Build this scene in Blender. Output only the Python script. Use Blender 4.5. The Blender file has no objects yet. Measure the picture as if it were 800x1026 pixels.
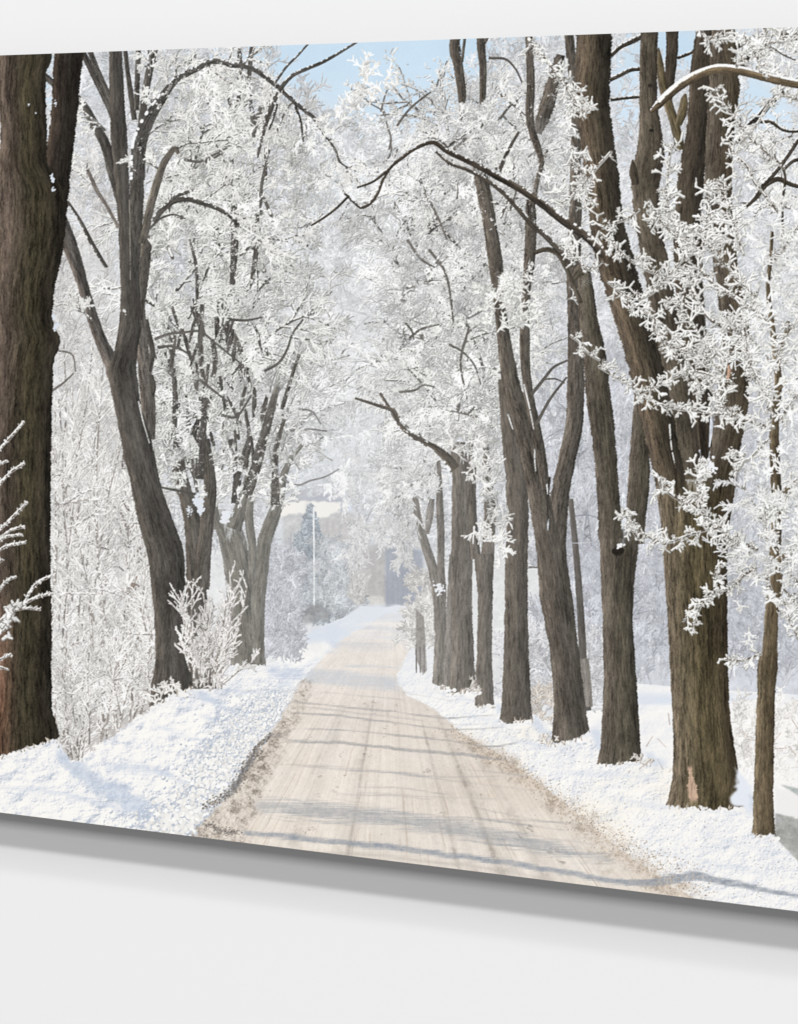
# A large print of a frosted winter avenue, hung on a white wall and seen from the right.
# The picture on the print is flat: it is worked out below as ink colours (strokes, bark,
# snow, road) and laid on the print's face as one flat sheet, cut into its depicted things.
import bpy, math
import numpy as np

rng = np.random.default_rng(11)
SS = 3                       # painting samples per photo pixel
X0, X1, Y0, Y1 = -64, 864, 18, 926
CW, CH = (X1 - X0) * SS, (Y1 - Y0) * SS
A = np.zeros((CH, CW, 3), np.float32)
ID = np.zeros((CH, CW), np.uint8)
f32 = np.float32

def top_y(x): return 55.5 - 0.0356 * x
def bot_y(x): return 814.0 + 0.1240 * x

# ------------------------------------------------------------------ register of depicted things
PARTS = []                   # key, object name, label, parent key, kind
KEY = {}
def part(key, name, label=None, parent=None, kind=None):
    PARTS.append((key, name, label, parent, kind)); KEY[key] = len(PARTS)
    return KEY[key]

part('sky', 'sky', 'pale blue winter sky at the top of the printed picture')
part('woods', 'distant_woods', 'hazy mass of frosted woods behind the printed avenue', kind='stuff')
part('field', 'snowy_field', 'flat snow field right of the printed avenue')
part('road', 'road', 'beige packed snow road with wheel tracks running down the avenue')
part('gravel', 'road_edge', 'brown gravelly strip along the left side of the road')
part('gravel_r', 'road_edge', 'brown gravelly strip along the right side of the road')
part('bank', 'snow_bank', 'lumpy snow bank left of the road')
part('verge', 'snow_bank', 'snow verge under the right row of trees')
part('house', 'house', 'hazy house with snowy roof at the end of the road')
part('roof', 'roof', None, 'house')
part('gate', 'house', 'dark bluish gate fading in the haze right of the road end')
part('conifer', 'conifer', 'hazy blue grey conifers beside the lamp post')
part('lamp', 'lamp_post', 'thin white lamp post by the road end')
part('roundbush', 'shrub', 'round pale shrub at the far end of the road')
part('hedge', 'shrub', 'bluish frosted shrub right of the forked left trunk')
part('fence', 'fence', 'low grey fence beside the far road')
part('pole', 'utility_pole', 'dark leaning wooden pole between the right hand trunks')
part('pylon', 'pylon', 'tiny grey lattice pylon on the far field')
part('thicket', 'thicket', 'tall frosted saplings between the two left trunks', kind='stuff')
part('bush', 'shrub', 'upright frosted shrub at the foot of the second left trunk')
part('farbush', 'shrub', 'small pale shrub at the far right road side')
part('culvert', 'culvert', 'grey concrete culvert at the right edge of the picture')
part('R_far', 'fence_post', 'dark posts beside the far right bend of the road')
def tree(key, label):
    part(key, 'tree', label); part(key + 'c', 'frosted_crown', None, key)
tree('L4', 'hazy olive forked tree on the left nearest the house')
tree('L3', 'grey double tree behind the upright shrub on the left')
tree('L2', 'grey tree with slanting left limb and curved trunk, second from the left edge')
tree('R1', 'slender forked hazy tree farthest down the right row')
tree('R2', 'straight stout hazy tree with a dark limb reaching left over the road')
tree('R3', 'narrow forked tree between the stout hazy trunk and the straight grey trunk')
tree('R4', 'straight grey tree just left of the leaning forked tree')
tree('R5', 'leaning forked tree with tall divided stems in the right row')
tree('R6', 'forked tree with a snow filled knot hole')
tree('R7', 'largest brown tree with several stems and a pale scar at its foot')
tree('L1', 'massive dark double trunk at the left edge')
tree('R8', 'thin brown sapling in front at the right edge')

# ------------------------------------------------------------------ noise
def fft_tile(n, beta, ax=1.0, ay=1.0, seed=0, k0=1.5):
    r = np.random.default_rng(seed)
    F = np.fft.fft2(r.standard_normal((n, n)))
    ky = np.fft.fftfreq(n)[:, None] * n * ay
    kx = np.fft.fftfreq(n)[None, :] * n * ax
    k = np.sqrt(kx * kx + ky * ky + k0 * k0)
    F *= k ** (-beta); F[0, 0] = 0
    t = np.fft.ifft2(F).real
    return ((t - t.mean()) / t.std()).astype(f32)

def samp(T, u, v):
    n = T.shape[0]
    u = u % n; v = v % n
    i = np.floor(u).astype(np.int32); j = np.floor(v).astype(np.int32)
    fu = (u - i).astype(f32); fv = (v - j).astype(f32)
    i %= n; j %= n; i1 = (i + 1) % n; j1 = (j + 1) % n
    return (T[j, i] * (1 - fu) + T[j, i1] * fu) * (1 - fv) + (T[j1, i] * (1 - fu) + T[j1, i1] * fu) * fv

T_soft = fft_tile(512, 1.7, seed=1)
T_mid = fft_tile(512, 1.15, seed=2, k0=6)
T_fine = fft_tile(512, 0.6, seed=3, k0=30)
T_lump = fft_tile(512, 2.2, seed=4, k0=34)
T_mound = fft_tile(512, 2.4, seed=9, k0=15)
T_streak = fft_tile(512, 1.0, ax=1.0, ay=9.0, seed=5, k0=12)
T_bark = fft_tile(512, 1.1, ax=1.0, ay=14.0, seed=6, k0=60)
T_bark3 = fft_tile(512, .8, ax=1.0, ay=5.0, seed=8, k0=110)
T_bark2 = fft_tile(512, 1.4, ax=1.0, ay=5.0, seed=7, k0=8)

def ss(a, b, x):
    t = np.clip((x - a) / (b - a), 0, 1); return t * t * (3 - 2 * t)
def lerp(a, b, t): return a + (b - a) * t
def col(c): return np.array(c, f32)

# ------------------------------------------------------------------ area painting (photo pixel coordinates)
def box(x0, x1, y0, y1):
    i0 = max(0, int((x0 - X0) * SS)); i1 = min(CW, int(math.ceil((x1 - X0) * SS)) + 1)
    j0 = max(0, int((y0 - Y0) * SS)); j1 = min(CH, int(math.ceil((y1 - Y0) * SS)) + 1)
    xs = (np.arange(i0, i1) + 0.5) / SS + X0
    ys = (np.arange(j0, j1) + 0.5) / SS + Y0
    xx, yy = np.meshgrid(xs.astype(f32), ys.astype(f32))
    return slice(j0, j1), slice(i0, i1), xx, yy

def put(sj, si, color, alpha, pid=None, thr=0.5):
    al = alpha[..., None].astype(f32)
    A[sj, si] = A[sj, si] * (1 - al) + color * al
    if pid is not None:
        m = alpha > thr
        sub = ID[sj, si]; sub[m] = KEY[pid]

def inside(poly, xx, yy):
    p = np.asarray(poly, float); n = len(p)
    c = np.zeros(xx.shape, bool)
    for i in range(n):
        (xa, ya), (xb, yb) = p[i], p[(i + 1) % n]
        if ya == yb: continue
        cond = (ya > yy) != (yb > yy)
        c ^= cond & (xx < (xb - xa) * (yy - ya) / (yb - ya) + xa)
    return c

def blur(a, r):
    # repeated box blur on a 2-D array
    r = int(r)
    if r < 1: return a
    for _ in range(2):
        for ax in (0, 1):
            p = [(0, 0)] * a.ndim; p[ax] = (r + 1, r)
            c = np.cumsum(np.pad(a, p, mode='edge'), axis=ax, dtype=np.float64)
            n = a.shape[ax]
            hi = np.take(c, np.arange(2 * r + 1, 2 * r + 1 + n), axis=ax)
            lo = np.take(c, np.arange(0, n), axis=ax)
            a = ((hi - lo) / (2 * r + 1)).astype(f32)
    return a

def poly(pts, color, pid=None, soft=0.0, jit=0.0, noise=0.0, alpha=1.0, tex=None):
    p = np.asarray(pts, float)
    m = 4 + soft * 3
    sj, si, xx, yy = box(p[:, 0].min() - m, p[:, 0].max() + m, p[:, 1].min() - m, p[:, 1].max() + m)
    jx = xx; jy = yy
    if jit:
        jx = xx + jit * samp(T_mid, xx * 3, yy * 3) ; jy = yy + jit * samp(T_mid, xx * 3 + 200, yy * 3 + 77)
    a = inside(p, jx, jy).astype(f32)
    if soft: a = blur(a, soft * SS)
    c = np.broadcast_to(col(color), xx.shape + (3,))
    if noise:
        c = c * (1 + noise * samp(T_mid, xx * 2.2, yy * 2.2))[..., None]
    put(sj, si, c, a * alpha, pid)

# ------------------------------------------------------------------ strokes
def stamp(x, y, r, c, pid):
    """discs along dense points, drawn in the order given (arrays; r in photo px)"""
    rs = r * SS
    for lo, hi in ((0, .62), (.62, 1.1), (1.1, 1.7), (1.7, 2.6), (2.6, 3.7), (3.7, 5.2), (5.2, 7.5), (7.5, 12)):
        m = (rs > lo) & (rs <= hi)
        if not m.any(): continue
        xi = (x[m] - X0) * SS; yi = (y[m] - Y0) * SS
        cc = c[m]; rad = (lo + hi) / 2
        k = int(math.ceil(rad))
        offs = [(dx, dy) for dx in range(-k, k + 1) for dy in range(-k, k + 1) if dx * dx + dy * dy <= rad * rad + 0.3]
        for dx, dy in offs:
            i = np.floor(xi + dx).astype(np.int32); j = np.floor(yi + dy).astype(np.int32)
            ok = (i >= 0) & (i < CW) & (j >= 0) & (j < CH)
            A[j[ok], i[ok]] = cc[ok]
            ID[j[ok], i[ok]] = pid

def expand(S):
    """segments (n,6: x0 y0 x1 y1 r0 r1) -> dense points"""
    L = np.hypot(S[:, 2] - S[:, 0], S[:, 3] - S[:, 1])
    n = np.maximum(2, np.ceil(L * SS / 0.8).astype(int))
    ix = np.repeat(np.arange(len(S)), n)
    st = np.cumsum(n) - n
    t = (np.arange(n.sum()) - st[ix]) / np.maximum(1, n[ix] - 1)
    x = S[ix, 0] + (S[ix, 2] - S[ix, 0]) * t
    y = S[ix, 1] + (S[ix, 3] - S[ix, 1]) * t
    r = S[ix, 4] + (S[ix, 5] - S[ix, 4]) * t
    return x, y, r, ix

def grow(x, y, a, L, r, levels=3, kids=(4, 4), curl=0.13, spread=(0.4, 1.0), shrink=(0.4, 0.7), rs=0.8, nseg=3, droop=0.0, tmin=.15):
    """twig sprays, vectorised; returns segments, level, root index"""
    x, y, a, L, r = [np.asarray(v, float) * np.ones(len(x)) for v in (x, y, a, L, r)]
    root = np.arange(len(x)); out = []; lv = []; ro = []
    for lev in range(levels):
        n = len(x)
        px, py, ang = x.copy(), y.copy(), a.copy()
        P = [(px.copy(), py.copy(), ang.copy())]
        for s in range(nseg):
            ang = ang + rng.normal(0, curl, n) + droop * np.cos(ang)
            qx = px + np.cos(ang) * L / nseg; qy = py + np.sin(ang) * L / nseg
            ra = r * (1 - 0.45 * s / nseg); rb = r * (1 - 0.45 * (s + 1) / nseg)
            out.append(np.stack([px, py, qx, qy, ra, rb], 1)); lv.append(np.full(n, lev)); ro.append(root)
            px, py = qx, qy
            P.append((px.copy(), py.copy(), ang.copy()))
        if lev == levels - 1: break
        k = kids[lev]
        t = rng.uniform(tmin, 1.0, (n, k)) * nseg
        s = np.minimum(t.astype(int), nseg - 1); fr = t - s
        PX = np.stack([p[0] for p in P], 1); PY = np.stack([p[1] for p in P], 1); PA = np.stack([p[2] for p in P[1:]], 1)
        rows = np.arange(n)[:, None]
        nx = PX[rows, s] * (1 - fr) + PX[rows, s + 1] * fr
        ny = PY[rows, s] * (1 - fr) + PY[rows, s + 1] * fr
        sg = np.where(rng.random((n, k)) < .5, -1, 1)
        na = PA[rows, s] + sg * rng.uniform(spread[0], spread[1], (n, k))
        nl = L[:, None] * rng.uniform(shrink[0], shrink[1], (n, k))
        x, y, a, L = nx.ravel(), ny.ravel(), na.ravel(), nl.ravel()
        r = np.repeat(r * rs, k); root = np.repeat(root, k)
    return np.concatenate(out), np.concatenate(lv), np.concatenate(ro)

def ink(S, key, lev, root, white, under, core=None, core_lv=0, chunks=30, du=(0.3, 0.4), ru=0.2, var=0.05, tipboost=0.0):
    """lay sprays down: grey painted shade first, then the frost on top; level <= core_lv may show dark bark"""
    pid = KEY[key]
    nroot = root.max() + 1
    order = rng.permutation(nroot)
    ch = (order[root] * chunks) // nroot
    white = col(white); under = col(under)
    bright_root = rng.normal(0, var, nroot)
    for c in range(chunks):
        m = ch == c
        if not m.any(): continue
        s = S[m]; l = lev[m]; rt = root[m]
        o = np.argsort(-l, kind='stable') if core is None else np.arange(len(s))
        s = s[o]; l = l[o]; rt = rt[o]
        x, y, r, ix = expand(s)
        b = ((1 + bright_root[rt] + rng.normal(0, var, len(s)))[ix] + .035 * samp(T_mid, x * 1.1, y * 1.1) - .03)[:, None].astype(f32)
        stamp(x + du[0], y + du[1], r + ru, under * b, pid)  # painted shadow stroke, offset down and right of the twig
        if core is not None:
            cm = l[ix] <= core_lv
            if cm.any():
                stamp(x[cm], y[cm], r[cm], np.broadcast_to(col(core), (cm.sum(), 3)) * b[cm], pid)
                # frost lies in patches along the upper side of the bark
                fm = cm & (samp(T_mid, x * 5, y * 5 + 90) > np.where(l[ix] == 0, .35, -.1))
                stamp(x[fm] - .35, y[fm] - r[fm] * .8, r[fm] * .75, white * b[fm], pid)
            x, y, r, b = x[~cm], y[~cm], r[~cm], b[~cm]
        stamp(x, y, r, np.minimum(white * b, 253), pid)

def roots_in(n, x0, x1, y0, y1, keep=None):
    x = rng.uniform(x0, x1, n); y = rng.uniform(y0, y1, n)
    if keep is not None:
        k = rng.random(n) < keep(x, y); x, y = x[k], y[k]
    return x, y

def crown(key, pts, L, r0, core, white, under, levels=4, kids=(6, 6, 5), core_lv=1, var=.05, ru=.2, **kw):
    """limbs that fork into frosted twigs; pts = (x, y, angle)"""
    P = np.asarray(pts, float)
    g_ = dict(curl=.17, spread=(.35, .95), shrink=(.32, .62), rs=.62, nseg=4, tmin=.1); g_.update(kw)
    S, lv, ro = grow(P[:, 0], P[:, 1], P[:, 2], L * rng.uniform(.6, 1.35, len(P)), r0, levels, kids, **g_)
    S[:, 4:6] = np.maximum(S[:, 4:6], .21)
    k_ = (lv < 2) | (rng.random(len(S)) > .8 * skyhole(S[:, 0], S[:, 1])); S, lv, ro = S[k_], lv[k_], ro[k_]
    ink(S, key, lv, ro, white, under, core=core, core_lv=core_lv, chunks=len(P), var=var, ru=ru)

def scatter(n, x0, x1, y0, y1, a0, a1, keep=None):
    x, y = roots_in(n, x0, x1, y0, y1, keep)
    return np.stack([x, y, rng.uniform(a0, a1, len(x))], 1)

# ------------------------------------------------------------------ trunks and limbs
def smooth_path(P, step):
    P = np.asarray(P, float)
    d = np.r_[0, np.cumsum(np.hypot(*np.diff(P[:, :2], axis=0).T))]
    n = max(3, int(d[-1] / step))
    t = np.linspace(0, d[-1], n)
    # Catmull-Rom (finite difference tangents)
    m = np.gradient(P, d, axis=0)
    i = np.clip(np.searchsorted(d, t, side='right') - 1, 0, len(P) - 2)
    h = (d[i + 1] - d[i]); s = ((t - d[i]) / h)[:, None]; h = h[:, None]
    q = (2 * s**3 - 3 * s**2 + 1) * P[i] + (s**3 - 2 * s**2 + s) * h * m[i] + (-2 * s**3 + 3 * s**2) * P[i + 1] + (s**3 - s**2) * h * m[i + 1]
    return q, t

def ramp(cols, u):
    cols = np.asarray(cols, f32); n = len(cols) - 1
    v = np.clip(u, 0, 1) * n; i = np.minimum(v.astype(int), n - 1)
    fr = (v - i)[..., None].astype(f32)
    return cols[i] * (1 - fr) + cols[i + 1] * fr

def bark_at(u, v, sc, amp):
    b = samp(T_bark, u * sc * 3.0, v * sc * 3.0)
    b2 = samp(T_bark2, u * sc * 2.0 + 91, v * sc * 2.0)
    b3 = samp(T_bark3, u * sc * 3.0 + 17, v * sc * 3.0)
    fis = ss(0.35, 1.5, np.abs(b)) * np.where(b < 0, -1.0, 0.6)
    return np.clip(1 + amp * (0.98 * fis + 0.26 * b3 + 0.2 * b + 0.5 * b2), .35, 1.7)

def limb(P, cols, key, amp=0.22, sc=1.0, rough=0.035, snow=0.0, snowcol=(240, 241, 242), gaps=0.0, seed=0):
    q, t = smooth_path(P, 0.3)
    g = np.gradient(q[:, :2], axis=0); g /= np.hypot(g[:, 0], g[:, 1])[:, None] + 1e-9
    nx, ny = -g[:, 1], g[:, 0]
    flip = np.where(nx < 0, -1, 1) if abs(P[0][1] - P[-1][1]) > abs(P[0][0] - P[-1][0]) else np.where(ny < 0, -1, 1)
    nx, ny = nx * flip, ny * flip          # u=0 is left / upper side
    w = np.maximum(q[:, 2], .7)
    k = max(3, int(w.max() * SS * 1.35))
    o = np.linspace(-1, 1, k)
    off = rng.uniform(0, 400)
    eL = 1 + rough * samp(T_mid, t * 6 + off, np.full_like(t, 7.0)); eR = 1 + rough * samp(T_mid, t * 6 + off, np.full_like(t, 177.0))
    hw = 0.5 * w[:, None] * np.where(o[None] < 0, eL[:, None], eR[:, None]) * o[None]
    x = q[:, 0:1] + nx[:, None] * hw; y = q[:, 1:2] + ny[:, None] * hw
    u = np.broadcast_to((o[None] + 1) / 2, x.shape)
    c = ramp(cols, u)  # colour stops paint the limb's lit side and shaded side
    c = c * bark_at(hw + off, t[:, None] + off + 0 * hw, sc, amp)[..., None]
    keep = np.ones(x.shape, bool)
    if gaps:
        keep &= samp(T_mid, t[:, None] * 4 + off + 0 * hw, 50.0 + hw * 4) > -1.6 + gaps * 2.2
    i = np.floor((x - X0) * SS).astype(np.int32); j = np.floor((y - Y0) * SS).astype(np.int32)
    ok = keep & (i >= 0) & (i < CW) & (j >= 0) & (j < CH)
    A[j[ok], i[ok]] = c[ok]; ID[j[ok], i[ok]] = KEY[key]
    if snow > 0:                                     # snow along the upper / left side
        m = samp(T_mid, t * 4 + off * 2, np.full_like(t, 31.0)) > 1.0 - 2.2 * snow
        hs = 0.46 * w[m]
        stamp(q[m, 0] - nx[m] * hs, q[m, 1] - ny[m] * hs, np.clip(w[m] * .12, .3, 1.5), np.broadcast_to(col(snowcol), (m.sum(), 3)), KEY[key])

def trunk(rows, cols, key, amp=0.22, sc=1.0, base=None, rough=0.3, tone=None, top=0):
    R = np.asarray(rows, float)
    y0, y1 = R[0, 0], R[-1, 0]
    if base: y1 = max(base) + 3
    sj, si, xx, yy = box(R[:, 1].min() - 4, R[:, 2].max() + 4, y0, y1)
    yr = yy[:, 0]
    xl = np.interp(yr, R[:, 0], R[:, 1]); xr = np.interp(yr, R[:, 0], R[:, 2])
    kern = np.ones(3 * SS * 2 + 1); kern /= kern.size; pad = len(kern) // 2
    if len(yr) > 4 * pad:
        xl = np.convolve(np.pad(xl, pad, mode='edge'), kern, 'valid'); xr = np.convolve(np.pad(xr, pad, mode='edge'), kern, 'valid')
    off = rng.uniform(0, 400)
    xl = xl + rough * (samp(T_mid, yr * 4 + off, yr * 0 + 9) * .8 + .5 * samp(T_fine, yr * 2 + off, yr * 0 + 9))
    xr = xr + rough * (samp(T_mid, yr * 4 + off, yr * 0 + 99) * .8 + .5 * samp(T_fine, yr * 2 + off, yr * 0 + 99))
    if base:
        fl = np.clip((yr - (min(base) - .035 * (R[-1, 0] - R[0, 0]) - 8)) / 22, 0, 1.3) ** 2; e = fl * .04 * (R[-1, 2] - R[-1, 1])
        xl = xl - e; xr = xr + e
    w = xr - xl
    u = (xx - xl[:, None]) / np.maximum(w, 1)[:, None]
    m = (u > 0) & (u < 1)
    if base:
        yb = lerp(base[0], base[1], np.clip(u, 0, 1)) + 1.5 * samp(T_soft, xx * 4, yy * 0 + off) + .8 * samp(T_mid, xx * 5, yy * 0 + off) + 1.6 - 5 * (np.clip(u, 0, 1) - .5) ** 2
        m &= yy < yb
    cx = (xl + xr)[:, None] / 2
    c = ramp(cols, u) * bark_at((u - .5) * w.mean() + .25 * (xx - cx) + off, yy + off, sc, amp)[..., None]  # ramp prints the trunk's lit left and shaded right
    if tone: c = tone(xx, yy, u, c)  # local bark recolouring
    al = m.astype(f32)
    if top: al = al * ss(y0, y0 + top, yy + 9 * samp(T_mid, xx * 2, yy * .4))
    put(sj, si, c, al, key)

def line(P, w, color, key, gaps=0.0, amp=.1):
    n = len(P) - 1
    limb([(p[0], p[1], w * (1.1 - .55 * k / n) if len(p) < 3 else p[2]) for k, p in enumerate(P)], [color, color], key, amp=amp, gaps=gaps)

# ------------------------------------------------------------------ 1 sky and hazy backdrop
sj, si, xx, yy = box(X0, X1, Y0, Y1)
t = ss(20, 260, yy)[..., None]
skyc = lerp(col((199, 221, 238)), col((222, 228, 236)), t)
skyc = skyc + (3.0 * samp(T_soft, xx * .5, yy * .7))[..., None]
put(sj, si, skyc, np.ones(xx.shape, f32), 'sky')

def skyhole(x, y):
    h = 1.2 * np.exp(-((x - 392) / 74.) ** 2 - ((y - 48) / 82.) ** 2)
    h += .8 * np.exp(-((x - 308) / 62.) ** 2 - ((y - 50) / 40.) ** 2)
    h += .9 * np.exp(-((x - 440) / 22.) ** 2 - ((y - 70) / 38.) ** 2)
    h += .95 * np.exp(-((x - 629) / 13.) ** 2 - ((y - 112) / 46.) ** 2) + .9 * np.exp(-((x - 676) / 30.) ** 2 - ((y - 52) / 30.) ** 2)
    h += .95 * np.exp(-((x - 753) / 20.) ** 2 - ((y - 108) / 32.) ** 2) + .7 * np.exp(-((x - 500) / 14.) ** 2 - ((y - 112) / 24.) ** 2)
    h += .8 * np.exp(-((x - 50) / 6.) ** 2 - ((y - 95) / 50.) ** 2) + .6 * np.exp(-((x - 100) / 8.) ** 2 - ((y - 150) / 20.) ** 2)
    h += .55 * np.exp(-((x - 785) / 22.) ** 2 - ((y - 120) / 30.) ** 2) + .5 * np.exp(-((x - 420) / 30.) ** 2 - ((y - 215) / 22.) ** 2) + .5 * np.exp(-((x - 375) / 25.) ** 2 - ((y - 255) / 16.) ** 2)
    return np.clip(h * 1.5, 0, 1)

# soft frost wash behind everything
w = (1 - skyhole(xx, yy)) * ss(30, 150, yy + 26 * samp(T_soft, xx * .8, yy * .8) + .35 * np.abs(xx - 385) - 20)
wash = lerp(col((214, 217, 222)), col((226, 226, 226)), ss(120, 380, yy)[..., None])
wash = wash * (1 + .022 * samp(T_mid, xx * 2.5, yy * 2.5) + .02 * samp(T_soft, xx, yy))[..., None]
put(sj, si, wash, w * .92, 'woods')
# cooler haze where the avenue closes
g = np.exp(-((xx - 345) / 60.) ** 2 - ((yy - 430) / 120.) ** 2)
put(sj, si, col((221, 224, 229)) + 0 * wash, g * .7)
g = ss(540, 600, xx) * ss(250, 460, yy)
put(sj, si, col((203, 206, 213)) * (1 + .03 * samp(T_mid, xx * 3, yy * 2))[..., None], g * .85)
g = np.exp(-((xx - 360) / 55.) ** 2 - ((yy - 570) / 50.) ** 2)
put(sj, si, col((184, 188, 194)) * (1 + .03 * samp(T_mid, xx * 2, yy * 2))[..., None], g * .85)

def spray(n, x0, x1, y0, y1, ang, aspread, L, r, key, white, under, keep=None, levels=3, kids=(4, 4), chunks=24, **kw):
    x, y = roots_in(n, x0, x1, y0, y1, keep)
    n = len(x)
    if n == 0: return
    gk = {k: kw.pop(k) for k in ('curl', 'spread', 'shrink', 'rs', 'nseg', 'droop', 'tmin') if k in kw}
    a = (ang(x, y) if callable(ang) else ang) + rng.normal(0, aspread, n)
    S, lv, ro = grow(x, y, a, L * rng.uniform(.6, 1.35, n), r, levels, kids, **gk)
    ink(S, key, lv, ro, white, under, chunks=min(chunks, n), **kw)

UP = -math.pi / 2
nosky = lambda x, y: np.clip(1.05 - 1.6 * skyhole(x, y), 0, 1) * np.clip((y - 12 + .2 * np.abs(x - 385)) / 60, .25, 1)
# far frosted crowns, pale and thin
spray(5600, -60, 860, 30, 560, UP, .9, 22, .22, 'woods', (231, 232, 232), (196, 198, 202), nosky, kids=(5, 4), chunks=40, ru=.3)
spray(1200, 280, 470, 150, 540, UP, 1.2, 22, .22, 'woods', (234, 234, 235), (210, 212, 216), nosky, kids=(5, 4), chunks=20, ru=.3)
# far woods at the right: thin upright stems in haze
spray(900, 540, 860, 380, 690, UP, .2, 30, .26, 'woods', (214, 215, 219), (190, 193, 200), None, kids=(5, 4), chunks=20, ru=.25, spread=(.3, .7))
spray(420, 540, 860, 560, 690, UP, .2, 20, .26, 'woods', (196, 198, 204), (184, 187, 194), None, kids=(5, 4), chunks=12, ru=.25, spread=(.3, .8))

crown('woods', scatter(26, 285, 320, 300, 480, -1.3, -.1), 80, .8, (186, 187, 190), (230, 231, 232), (206, 208, 212), droop=.08)
crown('woods', scatter(22, 400, 440, 240, 400, math.pi + .1, math.pi + 1.3), 80, .8, (186, 187, 190), (231, 232, 233), (207, 209, 213), droop=.08)
# ------------------------------------------------------------------ 2 far end of the road
poly([(276, 470), (300, 452), (360, 442), (420, 470), (440, 620), (250, 620)], (210, 213, 217), 'woods', soft=9, alpha=.8, noise=.02)
spray(170, 285, 400, 440, 510, UP, 1.0, 13, .24, 'woods', (222, 224, 227), (204, 207, 211), kids=(5, 4), chunks=10)
poly([(299, 491), (308, 491), (308, 499), (299, 499)], (186, 187, 193), 'house', soft=.8)
poly([(290, 499), (318, 497), (343, 488.5), (346, 503), (288, 503)], (182, 184, 192), 'house', soft=.6)
poly([(312, 500), (318, 497.5), (343, 490), (343, 498)], (171, 174, 184), 'house', soft=.8)
poly([(284, 513), (345, 510), (356, 516), (356, 560), (330, 560), (284, 545)], (196, 196, 197), 'house', soft=1.5, noise=.03)
poly([(322, 519), (352, 516), (354, 548), (322, 545)], (196, 192, 190), 'house', soft=3, alpha=.7, noise=.03)
for x in (327, 333, 339, 346): poly([(x, 522), (x + 2.5, 522), (x + 2.5, 533), (x, 533)], (184, 182, 184), 'house', soft=.8, alpha=.7)
poly([(282, 503), (300, 501.5), (342, 503.5), (341, 513), (334, 514), (330, 518), (318, 519), (300, 515), (282, 517)], (241, 238, 232), 'roof', soft=.7, jit=.8)
poly([(342, 503), (344, 503), (343, 514), (341, 514)], (190, 196, 208), 'house', soft=.5)
poly([(344, 506), (352, 503), (353, 511), (346, 513)], (214, 222, 232), 'roof', soft=.8)
poly([(350, 548), (390, 545), (392, 606), (350, 602)], (186, 184, 183), 'house', soft=4, noise=.03)
poly([(372, 552), (376, 552), (376, 604), (372, 604)], (180, 177, 176), 'house', soft=1.5, alpha=.7)
poly([(386, 550), (400, 546), (424, 552), (424, 614), (386, 609)], (166, 170, 179), 'gate', soft=1.5, noise=.02)  # dark blue gate at the road's end
for k in range(6):
    poly([(388 + 5 * k, 560), (389.4 + 5 * k, 560), (389.4 + 5 * k, 609), (388 + 5 * k, 608)], (154, 159, 171), 'gate', soft=.8, alpha=.6)
poly([(368, 597), (384, 597), (386, 606), (368, 606)], (214, 212, 208), 'fence', soft=1.2, noise=.03)
# conifers
def conifer(cx, tip, base, hw, cw, cu):
    n = int((base - tip) * hw * .34)
    t = rng.random(n) ** .7
    y = tip + (base - tip) * t; x = cx + rng.uniform(-1, 1, n) * hw * (.02 + t)
    a = np.where(x < cx, math.pi - .6, .6) + rng.normal(0, .35, n)
    S, lv, ro = grow(x, y, a, 7 * (.25 + t), .36, 2, (5,), spread=(.4, .9))
    ink(S, 'conifer', lv, ro, cw, cu, chunks=12, ru=.5)
poly([(311, 503), (330, 585), (292, 585)], (158, 166, 173), 'conifer', soft=2, jit=2)
conifer(311, 503, 590, 19, (184, 190, 195), (146, 155, 164))
conifer(299, 530, 600, 12, (190, 195, 199), (156, 164, 171))
conifer(336, 540, 618, 14, (194, 198, 202), (160, 168, 175))
conifer(352, 540, 612, 10, (200, 202, 205), (178, 183, 188))
spray(60, 285, 345, 570, 618, UP, .6, 12, .5, 'conifer', (196, 200, 204), (166, 173, 180), kids=(5, 4), chunks=12)
# round bush
sj, si, xx, yy = box(340, 376, 560, 612)
m = ((xx - 359) / 9.5) ** 2 + ((yy - 588) / 21.) ** 2 + .25 * samp(T_mid, xx * 4, yy * 4) < 1
put(sj, si, col((200, 199, 197)) * (1 + .03 * samp(T_mid, xx * 4, yy * 4))[..., None], m * .9, 'roundbush')
n = 70; x = rng.normal(359, 4, n); y = rng.uniform(572, 606, n)
S, lv, ro = grow(x, y, UP + (x - 359) * .09 + rng.normal(0, .3, n), rng.uniform(3, 7, n), .25, 2, (4,)); ink(S, 'roundbush', lv, ro, (216, 214, 210), (190, 189, 188), chunks=8)
# pale twiggy bushes in front of the conifers
n = 60; x = rng.normal(332, 7, n); y = rng.uniform(545, 615, n)
S, lv, ro = grow(x, y, UP + rng.normal(0, .6, n), rng.uniform(6, 13, n), .27, 3, (5, 4)); ink(S, 'conifer', lv, ro, (212, 213, 214), (180, 185, 190), chunks=8)
line([(314.5, 508), (314.8, 560), (315, 612)], 1.4, (226, 227, 227), 'lamp')
line([(314.5, 508.5), (318, 507.5)], 1.3, (230, 231, 232), 'lamp')
# weeping far crowns either side of the road end
crown('R1c', scatter(34, 354, 425, 425, 510, .9, 2.4), 34, .7, (178, 178, 178), (229, 228, 227), (194, 195, 198), droop=.15)
spray(50, 358, 420, 420, 500, math.pi / 2, .6, 16, .26, 'R1c', (226, 226, 226), (197, 199, 203), kids=(5, 4), chunks=18)

# ------------------------------------------------------------------ 3 ground
YH, XV = 598., 392.
def ground(xx, yy):
    d = np.maximum(yy - YH, 3.0)
    return (xx - XV) / d, np.log(d), d

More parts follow.
